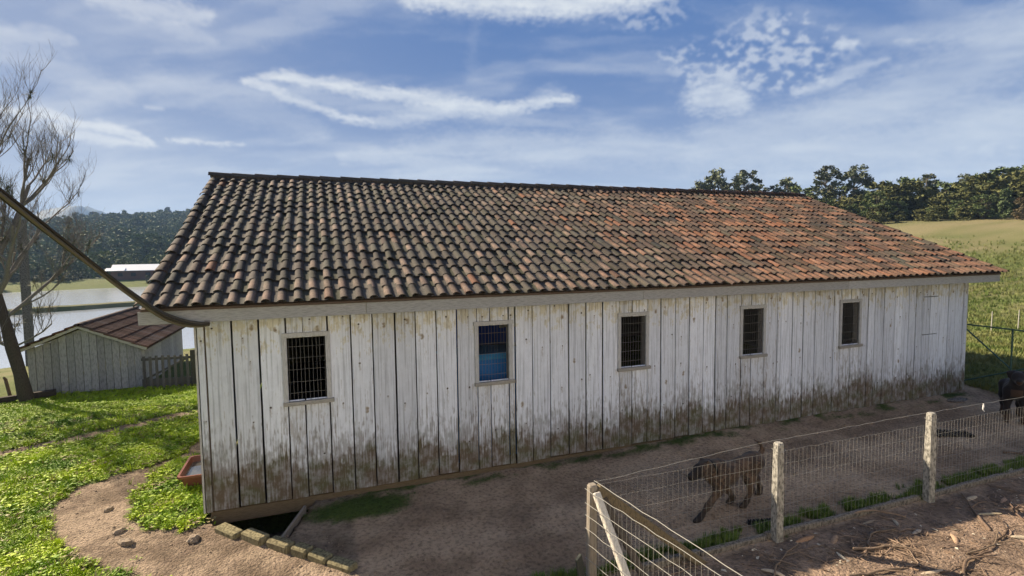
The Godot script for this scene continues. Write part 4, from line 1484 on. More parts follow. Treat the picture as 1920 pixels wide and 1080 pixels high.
	add_leg(b, [Vector3(0.49, 0.60, 0), Vector3(0.56, 0.54, 0), Vector3(0.60, 0.42, 0)], [0.035, 0.026, 0.015])
	var s2 := skin(b, 0.0125, 0.05)
	for i in s2.v.size():
		var p := s2.v[i]
		var c := Color(0.016, 0.014, 0.015)
		var tan := Color(0.055, 0.032, 0.02)
		if p.x < -0.44 and p.y < 0.83: c = mixc(c, tan, smoothstep(0.83, 0.80, p.y))
		if p.x < -0.27 and p.y < 0.62 and p.y > 0.48 and absf(p.z) < 0.08: c = tan
		if p.y < 0.16: c = mixc(c, tan, 0.7 * smoothstep(0.17, 0.10, p.y + 0.03 * sin(p.x * 60.0)))
		s2.c[i] = c
	var at2 := Vector3(14.62, gnd(14.62, 1.52), 1.52)
	var d2 := part(self, "dog", s2, M.fur, at2)
	d2.rotation.y = 0.55
	d2.scale = Vector3.ONE * 1.1
	tag(d2, "large black dog standing by the green gate at the right edge", "dog", "dogs in the run")
	dog_face(d2, Vector3(-0.44, 0.885, 0.0), 0.06, Vector3(-0.578, 0.822, 0.0), Vector3(-1, 0, 0))


func dog_face(d: Node3D, eye: Vector3, apart: float, nose: Vector3, _dir: Vector3) -> void:
	for sd in [-1.0, 1.0]:
		var e := MB.new()
		var q := stone_shape(0.009, 0.009, 0.009, 1.0)
		for i in q.c.size(): q.c[i] = Color(0.012, 0.008, 0.006)
		part(d, "eye", q, M.plastic, eye + Vector3(0, 0, sd * apart * 0.75))
	var n := stone_shape(0.016, 0.014, 0.02, 2.0)
	for i in n.c.size(): n.c[i] = Color(0.008, 0.008, 0.008)
	part(d, "nose", n, M.plastic, nose)

# ---------------------------------------------------------------- litter on the ground
func bark_strip(l: float, w: float, curl: float, bend: float) -> MB:      # a curled shell of bark lying along x
	var s := MB.new()
	var n := 9
	var m := 6
	for side in 2:
		for i in n:
			var q := []
			for e in [[i, 0], [i + 1, 0]]:
				var t := float(e[0]) / n
				var tw := sin(PI * clampf(t * 0.96 + 0.02, 0.0, 1.0))
				var row := []
				for k in m + 1:
					var a := (float(k) / m - 0.5) * curl
					var rr_ := w * pow(tw, 0.45) / maxf(curl, 0.5)
					var o := 0.0 if side == 0 else 0.006
					row.push_back(Vector3((t - 0.5) * l, (cos(a) - cos(curl * 0.5)) * (rr_ - o) + bend * sin(PI * t), sin(a) * (rr_ - o) + bend * 0.6 * sin(t * 4.0)))
				q.push_back(row)
			for k in m:
				if side == 0: s.quad(q[0][k + 1], q[1][k + 1], q[1][k], q[0][k])
				else: s.quad(q[0][k], q[1][k], q[1][k + 1], q[0][k + 1])
	return s

func make_litter() -> void:
	var barks := [
		[6.93, 3.28, 0.30, 0.10, 2.4, 0.05, Color(0.34, 0.20, 0.12), "tan curled bark piece against the foot of the middle post"],
		[6.05, 3.66, 0.26, 0.085, 2.0, 2.2, Color(0.42, 0.34, 0.25), "pale pointed bark shell below the middle post"],
		[7.25, 3.42, 0.22, 0.09, 2.2, 0.5, Color(0.36, 0.24, 0.16), "small brown bark curl right of the middle post"],
		[8.05, 3.26, 0.26, 0.06, 2.2, 0.15, Color(0.33, 0.25, 0.17), "thin bark strip lying along the run's edge"],
		[8.36, 3.40, 0.24, 0.06, 2.5, 0.9, Color(0.42, 0.37, 0.29), "pale split bark strip halfway between the two posts"],
		[9.98, 3.34, 0.28, 0.10, 2.0, 0.12, Color(0.47, 0.37, 0.26), "pale humped bark shell right of the far post"],
		[11.4, 3.03, 0.50, 0.13, 2.6, 0.1, Color(0.50, 0.42, 0.33), "long pale half log lying on the kerb at the right edge"],
		[8.35, 3.66, 0.22, 0.07, 1.9, 0.2, Color(0.40, 0.33, 0.26), "grey bark scrap on the twig heap"],
		[6.75, 4.22, 0.20, 0.07, 2.1, 1.1, Color(0.50, 0.42, 0.30), "pale bark splinter nearest the viewer"],
		[9.65, 3.72, 0.34, 0.05, 1.6, -0.35, Color(0.47, 0.38, 0.24), "yellowish bark sliver on the sunlit earth"]]
	barks.append_array([
		[7.55, 4.30, 0.30, 0.06, 1.8, -0.2, Color(0.46, 0.37, 0.27), "long pale bark sliver in front of the stout flat stick"],
		[8.55, 3.95, 0.24, 0.07, 2.0, 0.7, Color(0.40, 0.27, 0.18), "reddish bark curl beside the long reddish twig"],
		[9.3, 4.25, 0.28, 0.08, 2.2, -0.5, Color(0.48, 0.40, 0.29), "broad pale bark shell at the lower right of the sunlit earth"],
		[10.3, 3.55, 0.26, 0.07, 2.0, 0.3, Color(0.38, 0.25, 0.17), "brown bark curl near the right edge behind the dark branch"],
		[7.0, 3.72, 0.18, 0.05, 1.8, 1.4, Color(0.50, 0.44, 0.34), "short whitish bark chip left of the twig heap"],
		[10.7, 3.85, 0.30, 0.06, 1.9, -0.1, Color(0.47, 0.40, 0.30), "pale bark strip at the far right picture edge"]])
	for q in barks:
		var s := bark_strip(q[2], q[3], q[4], rr(-0.01, 0.015))
		for i in s.c.size(): s.c[i] = q[6]
		var o := part(self, "bark_piece", s, M.wood_plain, Vector3(q[0], gnd(q[0], q[1]) + 0.004, q[1]))
		o.rotation = Vector3(rr(-0.1, 0.1), q[5], rr(-0.05, 0.1))
		tag(o, q[7], "bark", "bark pieces outside the fence")
	var sticks := [
		[6.35, 3.55, 0.9, 0.012, -0.45, "long thin stick slanting away from the middle post"],
		[6.1, 4.05, 0.7, 0.012, 0.7, "curved twig in the nearest corner of bare earth"],
		[7.6, 3.78, 0.8, 0.016, 0.25, "grey stick lying across the twig heap"],
		[7.8, 3.62, 0.7, 0.014, -0.2, "brown stick on top of the twig heap"],
		[7.72, 3.95, 0.6, 0.010, -1.0, "bent twig at the front of the twig heap"],
		[7.05, 4.10, 0.75, 0.018, 0.15, "stout stick lying flat in front of the twig heap"],
		[9.55, 3.62, 1.1, 0.022, -0.75, "dark root slanting down from the far post"],
		[10.0, 3.95, 0.9, 0.016, -0.8, "dark branch at the far right of the sunlit earth"],
		[8.75, 4.12, 0.9, 0.012, -0.2, "long reddish twig on the sunlit earth"],
		[9.25, 4.02, 0.7, 0.010, -0.45, "pale twig beside the dark branch"],
		[8.15, 4.42, 0.9, 0.020, -0.25, "thick dark stick at the bottom right corner"],
		[8.2, 3.24, 0.8, 0.016, 0.35, "arched root beside the foot of the far post"],
		[12.55, 2.55, 0.5, 0.02, 0.1, "dark stick on the dirt inside the run"]]
	for q in sticks:
		var s := MB.new()
		var g := rr(0.7, 1.3)
		s.col = Color(0.13 * g, 0.09 * g, 0.065 * g) if q[5].contains("dark") else Color(0.24 * g, 0.175 * g, 0.125 * g)
		var n := 10
		var pts := []
		var rad := []
		var cv := rr(-0.12, 0.12)
		for i in n + 1:
			var t := float(i) / n - 0.5
			pts.push_back(Vector3(t * q[2], q[3] * 0.8 + 0.02 * absf(sin(t * 5.0 + q[0])) + (0.05 * cos(t * PI) if q[5].contains("arched") else 0.0), cv * (1.0 - 4.0 * t * t) + rr(-0.008, 0.008)))
			rad.push_back(q[3] * (1.0 - 0.5 * (t + 0.5)))
		s.tube(pts, rad, 6)
		if n > 3 and q[2] > 0.65: s.tube([pts[6], pts[6] + Vector3(0.12, 0.03, 0.1), pts[6] + Vector3(0.2, 0.03, 0.2)], [q[3] * 0.6, q[3] * 0.4, q[3] * 0.2], 5)
		var o := part(self, "stick", s, M.wood_plain, Vector3(q[0], gnd(q[0], q[1]), q[1]))
		o.rotation.y = -q[4]
		tag(o, q[5], "stick", "sticks outside the fence" if q[1] > 3.0 else "")
	# chips, leaf litter and crumbs of earth too many to count
	var chip := MB.new()
	chip.tri3(Vector3(-0.5, 0, 0.2), Vector3(0.45, 0.08, 0.28), Vector3(0.1, 0.12, -0.3))
	chip.tri3(Vector3(-0.5, 0, 0.2), Vector3(0.1, 0.12, -0.3), Vector3(-0.4, 0.05, -0.2))
	var xf := []
	var cs := []
	for i in 5200:
		var x := rr(4.4, 13.5)
		var z := 3.2 + pow(rng.randf(), 0.9) * (2.4 if x < 10.0 else 1.6)
		if nz.get_noise_2d(x * 0.9, z * 0.9) + rr(-0.2, 0.35) < -0.05: continue
		var l := rr(0.012, 0.055) * (1.0 if rng.randf() < 0.8 else 2.0)
		var t := rng.randf()
		var c := mixc(Color(0.10, 0.07, 0.05), Color(0.30, 0.20, 0.13), t)
		if rng.randf() < 0.16: c = Color(0.52, 0.46, 0.36)
		xf.push_back(Transform3D(Basis(Vector3.UP, rr(0, TAU)) * Basis(Vector3.RIGHT, rr(-0.5, 0.5)) * Basis.from_scale(Vector3(l, l * 0.8, l * rr(0.25, 0.8))), Vector3(x, gnd(x, z) + 0.003, z))); cs.push_back(c)
	tag(scatter(self, "wood_chips", chip.mesh(false), M.leaf, xf, cs), "scattered bark chips and leaf scraps on the bare earth", "wood chips")
	var twig := MB.new()
	twig.tube([Vector3(-0.5, 0, 0), Vector3(-0.1, 0.03, 0.05), Vector3(0.2, 0.02, -0.03), Vector3(0.5, 0.0, 0.04)], [0.02, 0.018, 0.014, 0.006], 4, false)
	xf = []; cs = []
	for i in 620:
		var x := rr(4.6, 12.0)
		var z := 3.22 + rng.randf() * 1.9
		if rng.randf() < 0.35:
			x = 7.75 + rng.randfn(0.0, 0.33); z = 3.75 + rng.randfn(0.0, 0.16)
		var l := rr(0.08, 0.38)
		var g := rr(0.6, 1.4)
		xf.push_back(Transform3D(Basis(Vector3.UP, rr(0, TAU)) * Basis.from_scale(Vector3(l, l * 0.8, l)), Vector3(x, gnd(x, z) + rr(0.004, 0.02), z))); cs.push_back(Color(0.22 * g, 0.155 * g, 0.11 * g))
	tag(scatter(self, "twigs", twig.mesh(false), M.leaf, xf, cs), "thin dry twigs strewn over the bare earth outside the fence", "twigs")
	var clod := stone_shape(1.0, 0.7, 0.9, 5.0)
	xf = []; cs = []
	for i in 5500:
		var left := i % 2 == 0
		var x := rr(-2.2, 1.7) if left else rr(1.2, 15.0)
		var z := rr(-3.0, 2.6) if left else rr(0.1, 3.1)
		if grass_cover(x, z) > 0.3 or in_pit(x, z) > 0.2: continue
		if x > 0.0 and z < 0.05: continue
		var l := rr(0.002, 0.009) * (1.0 if rng.randf() < 0.92 else 2.4)
		var g := rr(0.75, 1.25)
		xf.push_back(Transform3D(Basis(Vector3.UP, rr(0, TAU)).scaled(Vector3(l, l, l)), Vector3(x, gnd(x, z) + l * 0.1, z))); cs.push_back(Color(0.27 * g, 0.20 * g, 0.14 * g))
	tag(scatter(self, "earth_crumbs", clod.mesh(false), M.leaf, xf, cs), "loose crumbs of earth on the path and the dog run", "earth")
	xf = []; cs = []
	for i in 1500:
		var x := rr(-2.0, 15.5)
		var z := rr(-2.5, 3.0)
		if x > 0.0 and z < 0.1: continue
		if grass_cover(x, z) > 0.3 or in_pit(x, z) > 0.2: continue
		if nz.get_noise_2d(x * 0.6 + 3.0, z * 0.6) + rr(-0.3, 0.3) < 0.0: continue
		var l := rr(0.012, 0.045)
		var t := rng.randf()
		var c := mixc(Color(0.13, 0.09, 0.06), Color(0.36, 0.29, 0.19), t)
		xf.push_back(Transform3D(Basis(Vector3.UP, rr(0, TAU)) * Basis(Vector3.RIGHT, rr(-0.4, 0.4)) * Basis.from_scale(Vector3(l, l * 0.6, l * rr(0.12, 0.7))), Vector3(x, gnd(x, z) + 0.003, z))); cs.push_back(c)
	tag(scatter(self, "yard_scraps", chip.mesh(false), M.leaf, xf, cs), "dry leaf scraps and straw bits on the trodden earth", "scraps")
	# kerb along the fence foot
	var kt := thing("kerb", "low concrete kerb half buried along the fence foot", "kerb")
	var kx := 4.75
	while kx < 13.5:
		var l := rr(0.75, 1.0)
		var s := MB.new()
		s.col = Color(0.23, 0.20, 0.17)
		s.cbox(Vector3.ZERO, Vector3(0.07, l - 0.015, 0.10), 0.01, Basis(Vector3.FORWARD, PI / 2.0) * Basis(Vector3.UP, PI / 2.0))
		var o := part(kt, "kerb_stone", s, M.concrete, Vector3(kx + l * 0.5, gnd(kx + 0.5, 3.09) + 0.012 + rr(-0.008, 0.008), 3.085))
		o.rotation = Vector3(0, rr(-0.012, 0.012), rr(-0.012, 0.012))
		kx += l
	# odd things in the run
	var comb := MB.new()
	comb.col = Color(0.018, 0.018, 0.022)
	comb.cbox(Vector3(0, 0.02, 0), Vector3(0.34, 0.03, 0.05), 0.004)
	for i in 9: comb.box(Vector3(-0.15 + i * 0.037, 0.045, 0), Vector3(0.02, 0.025, 0.045))
	var co := part(self, "plastic_rail", comb, M.rubber, Vector3(6.74, gnd(6.74, 2.76), 2.78))
	co.rotation.y = -0.25
	tag(co, "short black ribbed plastic rail beside the middle fence post", "rail")
	var gr := thing("broken_grate", "dark slatted grate lying on the dirt near the far post", "grate", Vector3(12.55, gnd(12.55, 1.6) + 0.02, 1.6), -0.5)
	for i in 7:
		var s := MB.new()
		s.col = Color(0.05, 0.04, 0.035)
		s.box(Vector3(-0.3 + i * 0.1, 0.0, 0), Vector3(0.055, 0.025, 0.42 - i * 0.03))
		part(gr, "slat", s, M.wood_plain)
	for z in [-0.12, 0.12]:
		var s := MB.new()
		s.col = Color(0.045, 0.036, 0.03)
		s.box(Vector3(0, -0.02, z), Vector3(0.68, 0.02, 0.04))
		part(gr, "batten", s, M.wood_plain)
	var fl := stone_shape(0.30, 0.035, 0.12, 3.0)
	for i in fl.c.size(): fl.c[i] = Color(0.24, 0.20, 0.17)
	var fo := part(self, "flat_stone", fl, M.concrete, Vector3(14.9, gnd(14.9, 0.35) + 0.01, 0.35))
	tag(fo, "flat grey stone on the dirt by the barn's right end", "stone")
	var tis := MB.new()
	tis.col = Color(0.7, 0.68, 0.64)
	tis.tube([Vector3(0, 0.03, 0), Vector3(-0.012, 0.0, 0.01), Vector3(-0.008, -0.05, 0.0), Vector3(0.012, -0.085, 0.012)], [0.006, 0.012, 0.009, 0.003], 6)
	var to := part(self, "rag_strip", tis, M.plain, Vector3(10.55, 1.10, 3.13))
	tag(to, "small white rag strip tied on the top wire right of the far post", "rag")
	var dp := MB.new()
	dp.col = Color(0.06, 0.065, 0.055)
	dp.cbox(Vector3(0, 0.18, 0), Vector3(0.09, 0.62, 0.03), 0.004)
	var dpo := part(self, "leaning_plank", dp, M.wood_plain, Vector3(4.0, gnd(4.0, 3.05), 3.16))
	dpo.rotation = Vector3(0.1, 0.5, 0.36)
	tag(dpo, "short dark plank leaning beside the fence corner post", "plank")
	var wd := thing("small_plant", "little pale leaved weed at the barn's left wall", "plant", Vector3(-0.14, gnd(-0.2, -4.9), -4.9))
	var lf := MB.new()
	for i in 60:
		var a := rr(0, TAU)
		var p := Vector3(rr(-0.13, 0.1), rr(0.02, 0.3), rr(-0.13, 0.13))
		var dd := Vector3(cos(a), rr(-0.2, 0.7), sin(a)).normalized() * rr(0.03, 0.06)
		var sdv := dd.cross(Vector3.UP).normalized() * 0.014
		var g := rr(0.7, 1.3)
		lf.col = Color(0.16 * g, 0.19 * g, 0.09 * g)
		lf.tri3(p, p + dd * 0.5 + sdv, p + dd); lf.tri3(p, p + dd, p + dd * 0.5 - sdv)
	part(wd, "leaves", lf, M.grass)
	var stm := MB.new()
	stm.col = Color(0.1, 0.11, 0.05)
	for i in 5: stm.tube([Vector3(rr(-0.03, 0.03), -0.02, rr(-0.03, 0.03)), Vector3(rr(-0.1, 0.08), rr(0.15, 0.28), rr(-0.1, 0.1))], [0.004, 0.002], 4, false)
	part(wd, "stems", stm, M.leaf)

# ---------------------------------------------------------------- the small shed, picket gate, tree and pole
func make_shed() -> void:
	var t := thing("shed", "small grey board shed with a clay tile roof beyond the lawn", "shed")
	var x0 := -6.27
	var x1 := -3.54
	var z := -10.76
	var xr := -5.0
	var n := 15
	for i in n:
		var a := lerpf(x0, x1, float(i) / n) + 0.006
		var b := lerpf(x0, x1, float(i + 1) / n) - 0.006
		var ya := (lerpf(0.80, 1.33, (a - x0) / (xr - x0)) if a < xr else lerpf(1.33, 0.66, (a - xr) / (x1 - xr)))
		var yb := (lerpf(0.80, 1.33, (b - x0) / (xr - x0)) if b < xr else lerpf(1.33, 0.66, (b - xr) / (x1 - xr)))
		var s := MB.new()
		var g := rr(0.28, 0.38)
		s.col = Color(g, g * 0.98, g * 0.97)
		var zo := rr(-0.006, 0.006)
		var bt := -0.56 + rr(0, 0.03)
		s.hexa([Vector3(a, bt, z + 0.012 + zo), Vector3(b, bt, z + 0.012 + zo), Vector3(b, bt, z - 0.012 + zo), Vector3(a, bt, z - 0.012 + zo), Vector3(a, ya, z + 0.012 + zo), Vector3(b, yb, z + 0.012 + zo), Vector3(b, yb, z - 0.012 + zo), Vector3(a, ya, z - 0.012 + zo)])
		part(t, "board", s, M.worn_boards)
	for i in 22:      # right side wall
		var s := MB.new()
		var g := rr(0.34, 0.46)
		s.col = Color(g, g, g)
		s.box(Vector3(x1, 0.05, z - 0.13 - i * 0.228), Vector3(0.022, 1.22, 0.216))
		part(t, "board", s, M.worn_boards)
	var rest := MB.new()
	rest.col = Color(0.3, 0.29, 0.28)
	rest.box(Vector3(x0, 0.1, z - 2.52), Vector3(0.022, 1.36, 4.98))
	part(t, "side_wall", rest, M.worn_boards)
	var rw := MB.new()
	rw.col = Color(0.3, 0.29, 0.28)
	rw.loft([[Vector3(x0, -0.5, -15.76), Vector3(x1, -0.5, -15.76), Vector3(x1, 0.66, -15.76), Vector3(xr, 1.33, -15.76), Vector3(x0, 0.8, -15.76)], [Vector3(x0, -0.5, -15.79), Vector3(x1, -0.5, -15.79), Vector3(x1, 0.66, -15.79), Vector3(xr, 1.33, -15.79), Vector3(x0, 0.8, -15.79)]], true, true)
	part(t, "rear_wall", rw, M.worn_boards)
	# barge boards on the gable
	for q in [[Vector3(-6.42, 0.80, z + 0.17), Vector3(xr, 1.42, z + 0.17)], [Vector3(xr, 1.42, z + 0.17), Vector3(-3.36, 0.66, z + 0.17)]]:
		var s := MB.new()
		s.col = Color(0.50, 0.48, 0.44)
		beam(s, q[0], q[1], 0.10, 0.02)
		part(t, "barge_board", s, M.wood_along)
	var roof := Node3D.new()
	roof.name = "roof"
	t.add_child(roof)
	var tiles := MB.new()
	for side in [[Vector3(xr, 1.42, 0), Vector3(-3.34, 0.66, 0)], [Vector3(xr, 1.42, 0), Vector3(-6.44, 0.80, 0)]]:
		var up: Vector3 = side[0]
		var dn: Vector3 = side[1]
		var len := up.distance_to(dn)
		var d := (dn - up).normalized()
		var sg := 1.0 if d.x > 0 else -1.0
		var across := Vector3(0, 0, -sg)
		var nn := d.cross(across).normalized()
		if nn.y < 0: nn = -nn
		for i in 28:
			for j in 5:
				var c := mixc(Color(0.155, 0.088, 0.062), Color(0.085, 0.062, 0.05), rng.randf()) * rr(0.7, 1.3)
				if rng.randf() < 0.08: c = Color(0.17, 0.13, 0.11)
				c.a = 1.0
				var p := dn - d * (j * len / 5.0) + Vector3(0, 0, -10.62 - i * 0.187 + rr(-0.01, 0.01)) + nn * 0.04
				add_tile(tiles, Transform3D(Basis(across * -sg * -1.0, nn, d).orthonormalized() * Basis(Vector3.RIGHT, -0.07), p), len / 5.0 + 0.07, 0.088, 0.07, 0.7, c, Color(0.3, 0.2, 0.16), 0.3 * rng.randf(), false, 0.0)
		var deck := MB.new()
		deck.col = Color(0.09, 0.06, 0.05)
		var za := Vector3(0, 0, -10.64)
		var zb := Vector3(0, 0, -15.9)
		var th := nn * 0.02
		deck.hexa([up + za - th, dn + za - th, dn + zb - th, up + zb - th, up + za + th, dn + za + th, dn + zb + th, up + zb + th])
		part(roof, "roof_boarding", deck, M.wood_along)
	var tp := part(roof, "roof_tiles", tiles, M.clay)
	tp.set_meta("kind", "stuff")
	for i in 13:
		var s := MB.new()
		add_tile(s, Transform3D(), 0.46, 0.12, 0.10, 0.6, Color(0.07, 0.05, 0.043) * rr(0.8, 1.3), Color(0.15, 0.11, 0.09), 0.3, false, 0.0)
		var o := part(roof, "ridge_tile", s, M.clay)
		o.transform = Transform3D(Basis(Vector3.RIGHT, 0.05), Vector3(xr, 1.44, -10.6 - i * 0.405))

func make_picket() -> void:
	var t := thing("picket_gate", "grey wooden picket gate between the shed and the barn", "gate", Vector3(-3.46, -0.5, -10.42), -0.1)
	for i in 8:
		var s := MB.new()
		var g := rr(0.10, 0.17)
		s.col = Color(g, g * 0.93, g * 0.82)
		s.cbox(Vector3(0.06 + i * 0.163, 0.47, 0.0), Vector3(0.075, 0.96 + rr(-0.02, 0.03), 0.02), 0.003)
		part(t, "picket", s, M.wood_upright)
	for y in [0.86, 0.16]:
		var s := MB.new()
		s.col = Color(0.12, 0.11, 0.095)
		s.box(Vector3(0.63, y, -0.025), Vector3(1.3, 0.075 if y > 0.5 else 0.22, 0.024))
		part(t, "rail", s, M.wood_along)
	var b := MB.new()
	b.col = Color(0.12, 0.11, 0.095)
	beam(b, Vector3(0.05, 0.25, -0.026), Vector3(1.2, 0.84, -0.026), 0.06, 0.02)
	part(t, "brace", b, M.wood_along)
	var p := MB.new()
	p.col = Color(0.085, 0.08, 0.065)
	p.cbox(Vector3(1.36, 0.52, -0.01), Vector3(0.13, 1.12, 0.11), 0.01)
	part(t, "post", p, M.bark)

func grow(s: MB, tw: Array, p: Vector3, d: Vector3, l: float, r: float, depth: int) -> void:
	var n := 4
	var pts := [p]
	var rad := [r]
	var dir := d
	for i in n:
		dir = (dir + Vector3(rr(-0.16, 0.16), rr(-0.05, 0.16) + (0.14 if depth < 3 else 0.06), rr(-0.16, 0.16))).normalized()
		p += dir * l / n
		pts.push_back(p)
		rad.push_back(r * (1.0 - 0.45 * (i + 1) / n))
	s.tube(pts, rad, 7 if r > 0.04 else (5 if r > 0.012 else 3), false)
	if depth == 0: return
	var kids := rng.randi_range(4, 6) if depth > 1 else rng.randi_range(4, 6)
	for i in kids:
		var u := rr(0.35, 1.0) if i > 0 else 1.0
		var at: Vector3 = pts[mini(int(u * n), n)]
		var side := Vector3(rr(-1, 1), rr(-0.25, 0.6), rr(-1, 1)).normalized()
		var nd := (dir * 0.75 + side * rr(0.5, 0.95)).normalized()
		grow(s, tw, at, nd, l * rr(0.5, 0.72), maxf(r * 0.45 * rr(0.8, 1.1), 0.003), depth - 1)
		if depth == 2 and rng.randf() < 0.12: tw.push_back(at)

func make_bare_tree() -> void:
	var t := thing("bare_tree", "leafless grey tree with a leaning trunk in front of the shed", "tree", Vector3(-6.1, -0.5, -10.05))
	var s := MB.new()
	s.col = Color(0.085, 0.07, 0.058)
	var trunk := [Vector3(0.05, -0.2, 0), Vector3(0.02, 0.15, 0), Vector3(-0.06, 0.8, 0), Vector3(-0.17, 1.5, 0.03), Vector3(-0.30, 2.3, 0), Vector3(-0.42, 2.9, -0.03), Vector3(-0.52, 3.5, 0)]
	s.tube(trunk, [0.23, 0.18, 0.145, 0.15, 0.118, 0.112, 0.10], 10, true)
	part(t, "trunk", s, M.bark)
	var b := MB.new()
	b.col = Color(0.21, 0.195, 0.18)
	var tw := []
	var st := [[trunk[6], Vector3(-0.2, 1, 0.1), 2.5, 0.085, 4], [trunk[6], Vector3(0.22, 1.0, -0.2), 2.6, 0.08, 4], [trunk[5], Vector3(0.6, 0.85, 0.25), 2.1, 0.065, 4], [trunk[5], Vector3(-0.9, 0.7, 0.2), 2.0, 0.07, 4], [trunk[4], Vector3(0.75, 0.65, -0.4), 1.8, 0.055, 4], [trunk[4], Vector3(-0.7, 0.5, 0.6), 1.4, 0.05, 3], [trunk[3], Vector3(0.95, 0.3, 0.1), 1.1, 0.03, 3], [trunk[3], Vector3(-0.95, 0.25, -0.2), 1.2, 0.04, 3], [trunk[6], Vector3(0.05, 1, 0.4), 2.6, 0.075, 4], [trunk[5], Vector3(0.3, 1.0, -0.5), 2.2, 0.06, 4]]
	for q in st: grow(b, tw, q[0], q[1].normalized(), q[2], q[3], q[4])
	part(t, "branches", b, M.bark)
	var f := MB.new()      # air plants and hanging moss lodged in the forks
	for q in tw:
		var c: Vector3 = q
		for i in 46:
			var d := Vector3(rng.randfn(), rng.randfn(), rng.randfn()).normalized()
			var o := c + d * rr(0.0, 0.1)
			var e := o + (d + Vector3(0, rr(-0.6, 0.3), 0)) * rr(0.08, 0.2)
			var sd := d.cross(Vector3(0.3, 1, 0.2)).normalized() * 0.008
			var g := rr(0.6, 1.3)
			f.col = Color(0.10 * g, 0.105 * g, 0.055 * g)
			f.tri3(o - sd, o + sd, e)
	var fo := part(t, "air_plants", f, M.leaf)
	fo.set_meta("kind", "stuff")
	# timber and stake at its foot
	var tm := MB.new()
	tm.col = Color(0.06, 0.05, 0.04)
	beam(tm, Vector3(-7.0, -0.42, -9.9), Vector3(-5.5, -0.36, -10.3), 0.16, 0.16)
	tag(part(self, "timber", tm, M.bark), "dark squared timber lying across the foot of the bare tree", "timber")
	var sk := MB.new()
	sk.col = Color(0.16, 0.11, 0.08)
	sk.tube([Vector3(-6.74, -0.8, -10.9), Vector3(-6.86, 0.0, -10.9), Vector3(-6.9, 0.06, -10.9)], [0.045, 0.04, 0.025], 7)
	tag(part(self, "stake", sk, M.bark), "short brown leaning stake left of the bare tree", "stake")
	var pl := MB.new()
	pl.col = Color(0.22, 0.21, 0.195)
	pl.cbox(Vector3.ZERO, Vector3(0.30, 8.0, 0.22), 0.02)
	var po := part(self, "utility_pole", pl, M.concrete, Vector3(-10.85, gnd(-10.85, -22.0) + 2.6, -22.0))
	po.rotation.z = -0.008
	tag(po, "grey concrete pole standing behind the bare tree and shed", "pole")

# ---------------------------------------------------------------- trees, wood, house, hills
func tree_meshes(kind: int, sd: int, leaves: int, big: float) -> Array:      # unit height 1, [trunk, crown]
	var r := RandomNumberGenerator.new()
	r.seed = sd
	var tr := MB.new()
	var cr := MB.new()
	var gum := kind == 0
	tr.col = Color(0.24, 0.21, 0.17) if gum else Color(0.12, 0.095, 0.075)
	var bend := Vector3(r.randf_range(-0.05, 0.05), 0, r.randf_range(-0.05, 0.05))
	var top := 0.93
	var pts := []
	for i in 8:
		var u := i / 7.0
		pts.push_back(Vector3(0, u * top - 0.03, 0) + bend * sin(u * 3.0))
	tr.tube(pts, [0.016, 0.0135, 0.012, 0.010, 0.008, 0.006, 0.004, 0.002], 6, false)
	var clumps := []
	var nc := 40 if gum else (56 if kind != 2 else 60)
	for i in nc:
		var y := 0.0
		var rad := 0.0
		if gum:
			y = r.randf_range(0.45, 0.98) if i % 3 else r.randf_range(0.72, 0.98)
			rad = 0.17 * sin(PI * clampf((y - 0.38) / 0.66, 0, 1)) + 0.02
		elif kind == 1 or kind == 3:
			y = r.randf_range(0.12, 0.95)
			rad = 0.30 * sqrt(clampf(1.0 - pow((y - 0.5) / 0.52, 2.0), 0.0, 1.0)) + 0.02
		else:
			y = r.randf_range(0.1, 0.98)
			rad = 0.20 * pow(1.0 - y, 0.55) + 0.015
		var a := r.randf_range(0, TAU)
		var q := rad * sqrt(r.randf_range(0.25, 1.0))
		var c := Vector3(cos(a) * q, y, sin(a) * q)
		clumps.push_back(c)
		var root := Vector3(0, maxf(y - q * 1.1, 0.08), 0) + bend * sin(clampf(y - q, 0, 1) * 3.0)
		tr.tube([root, root.lerp(c, 0.5) + Vector3(0, -0.01, 0), c], [0.0055, 0.0035, 0.0015], 4, false)
	for c in clumps:
		var cs := r.randf_range(0.035, 0.08) * (0.72 if gum else 1.1)
		var tone := r.randf_range(0.75, 1.25)
		for i in leaves / nc:
			var d := Vector3(r.randfn(), r.randfn() * 0.7, r.randfn()) * 0.55
			if d.length() > 1.25: d = d.normalized() * 1.25
			var p: Vector3 = c + d * cs
			var n := Vector3(r.randfn(), r.randfn() + 0.5, r.randfn()).normalized()
			var ax := n.cross(Vector3(r.randfn(), r.randfn(), r.randfn())).normalized()
			var ay := n.cross(ax)
			var l := r.randf_range(0.02, 0.04) * big
			var g := tone * r.randf_range(0.8, 1.2)
			cr.col = Color(g, g, g)
			if kind == 3: cr.col = Color(g * 1.9, g * 1.15, g * 1.1)
			if gum: cr.col = Color(g * 1.1, g * 1.02, g * 1.25)
			var k := cr.vert(p - ax * l, n)
			cr.vert(p + ay * l * 0.5, n); cr.vert(p + ax * l, n); cr.vert(p - ay * l * 0.5, n)
			cr.tri(k, k + 2, k + 1); cr.tri(k, k + 3, k + 2)
	return [tr.mesh(false), cr.mesh(false)]

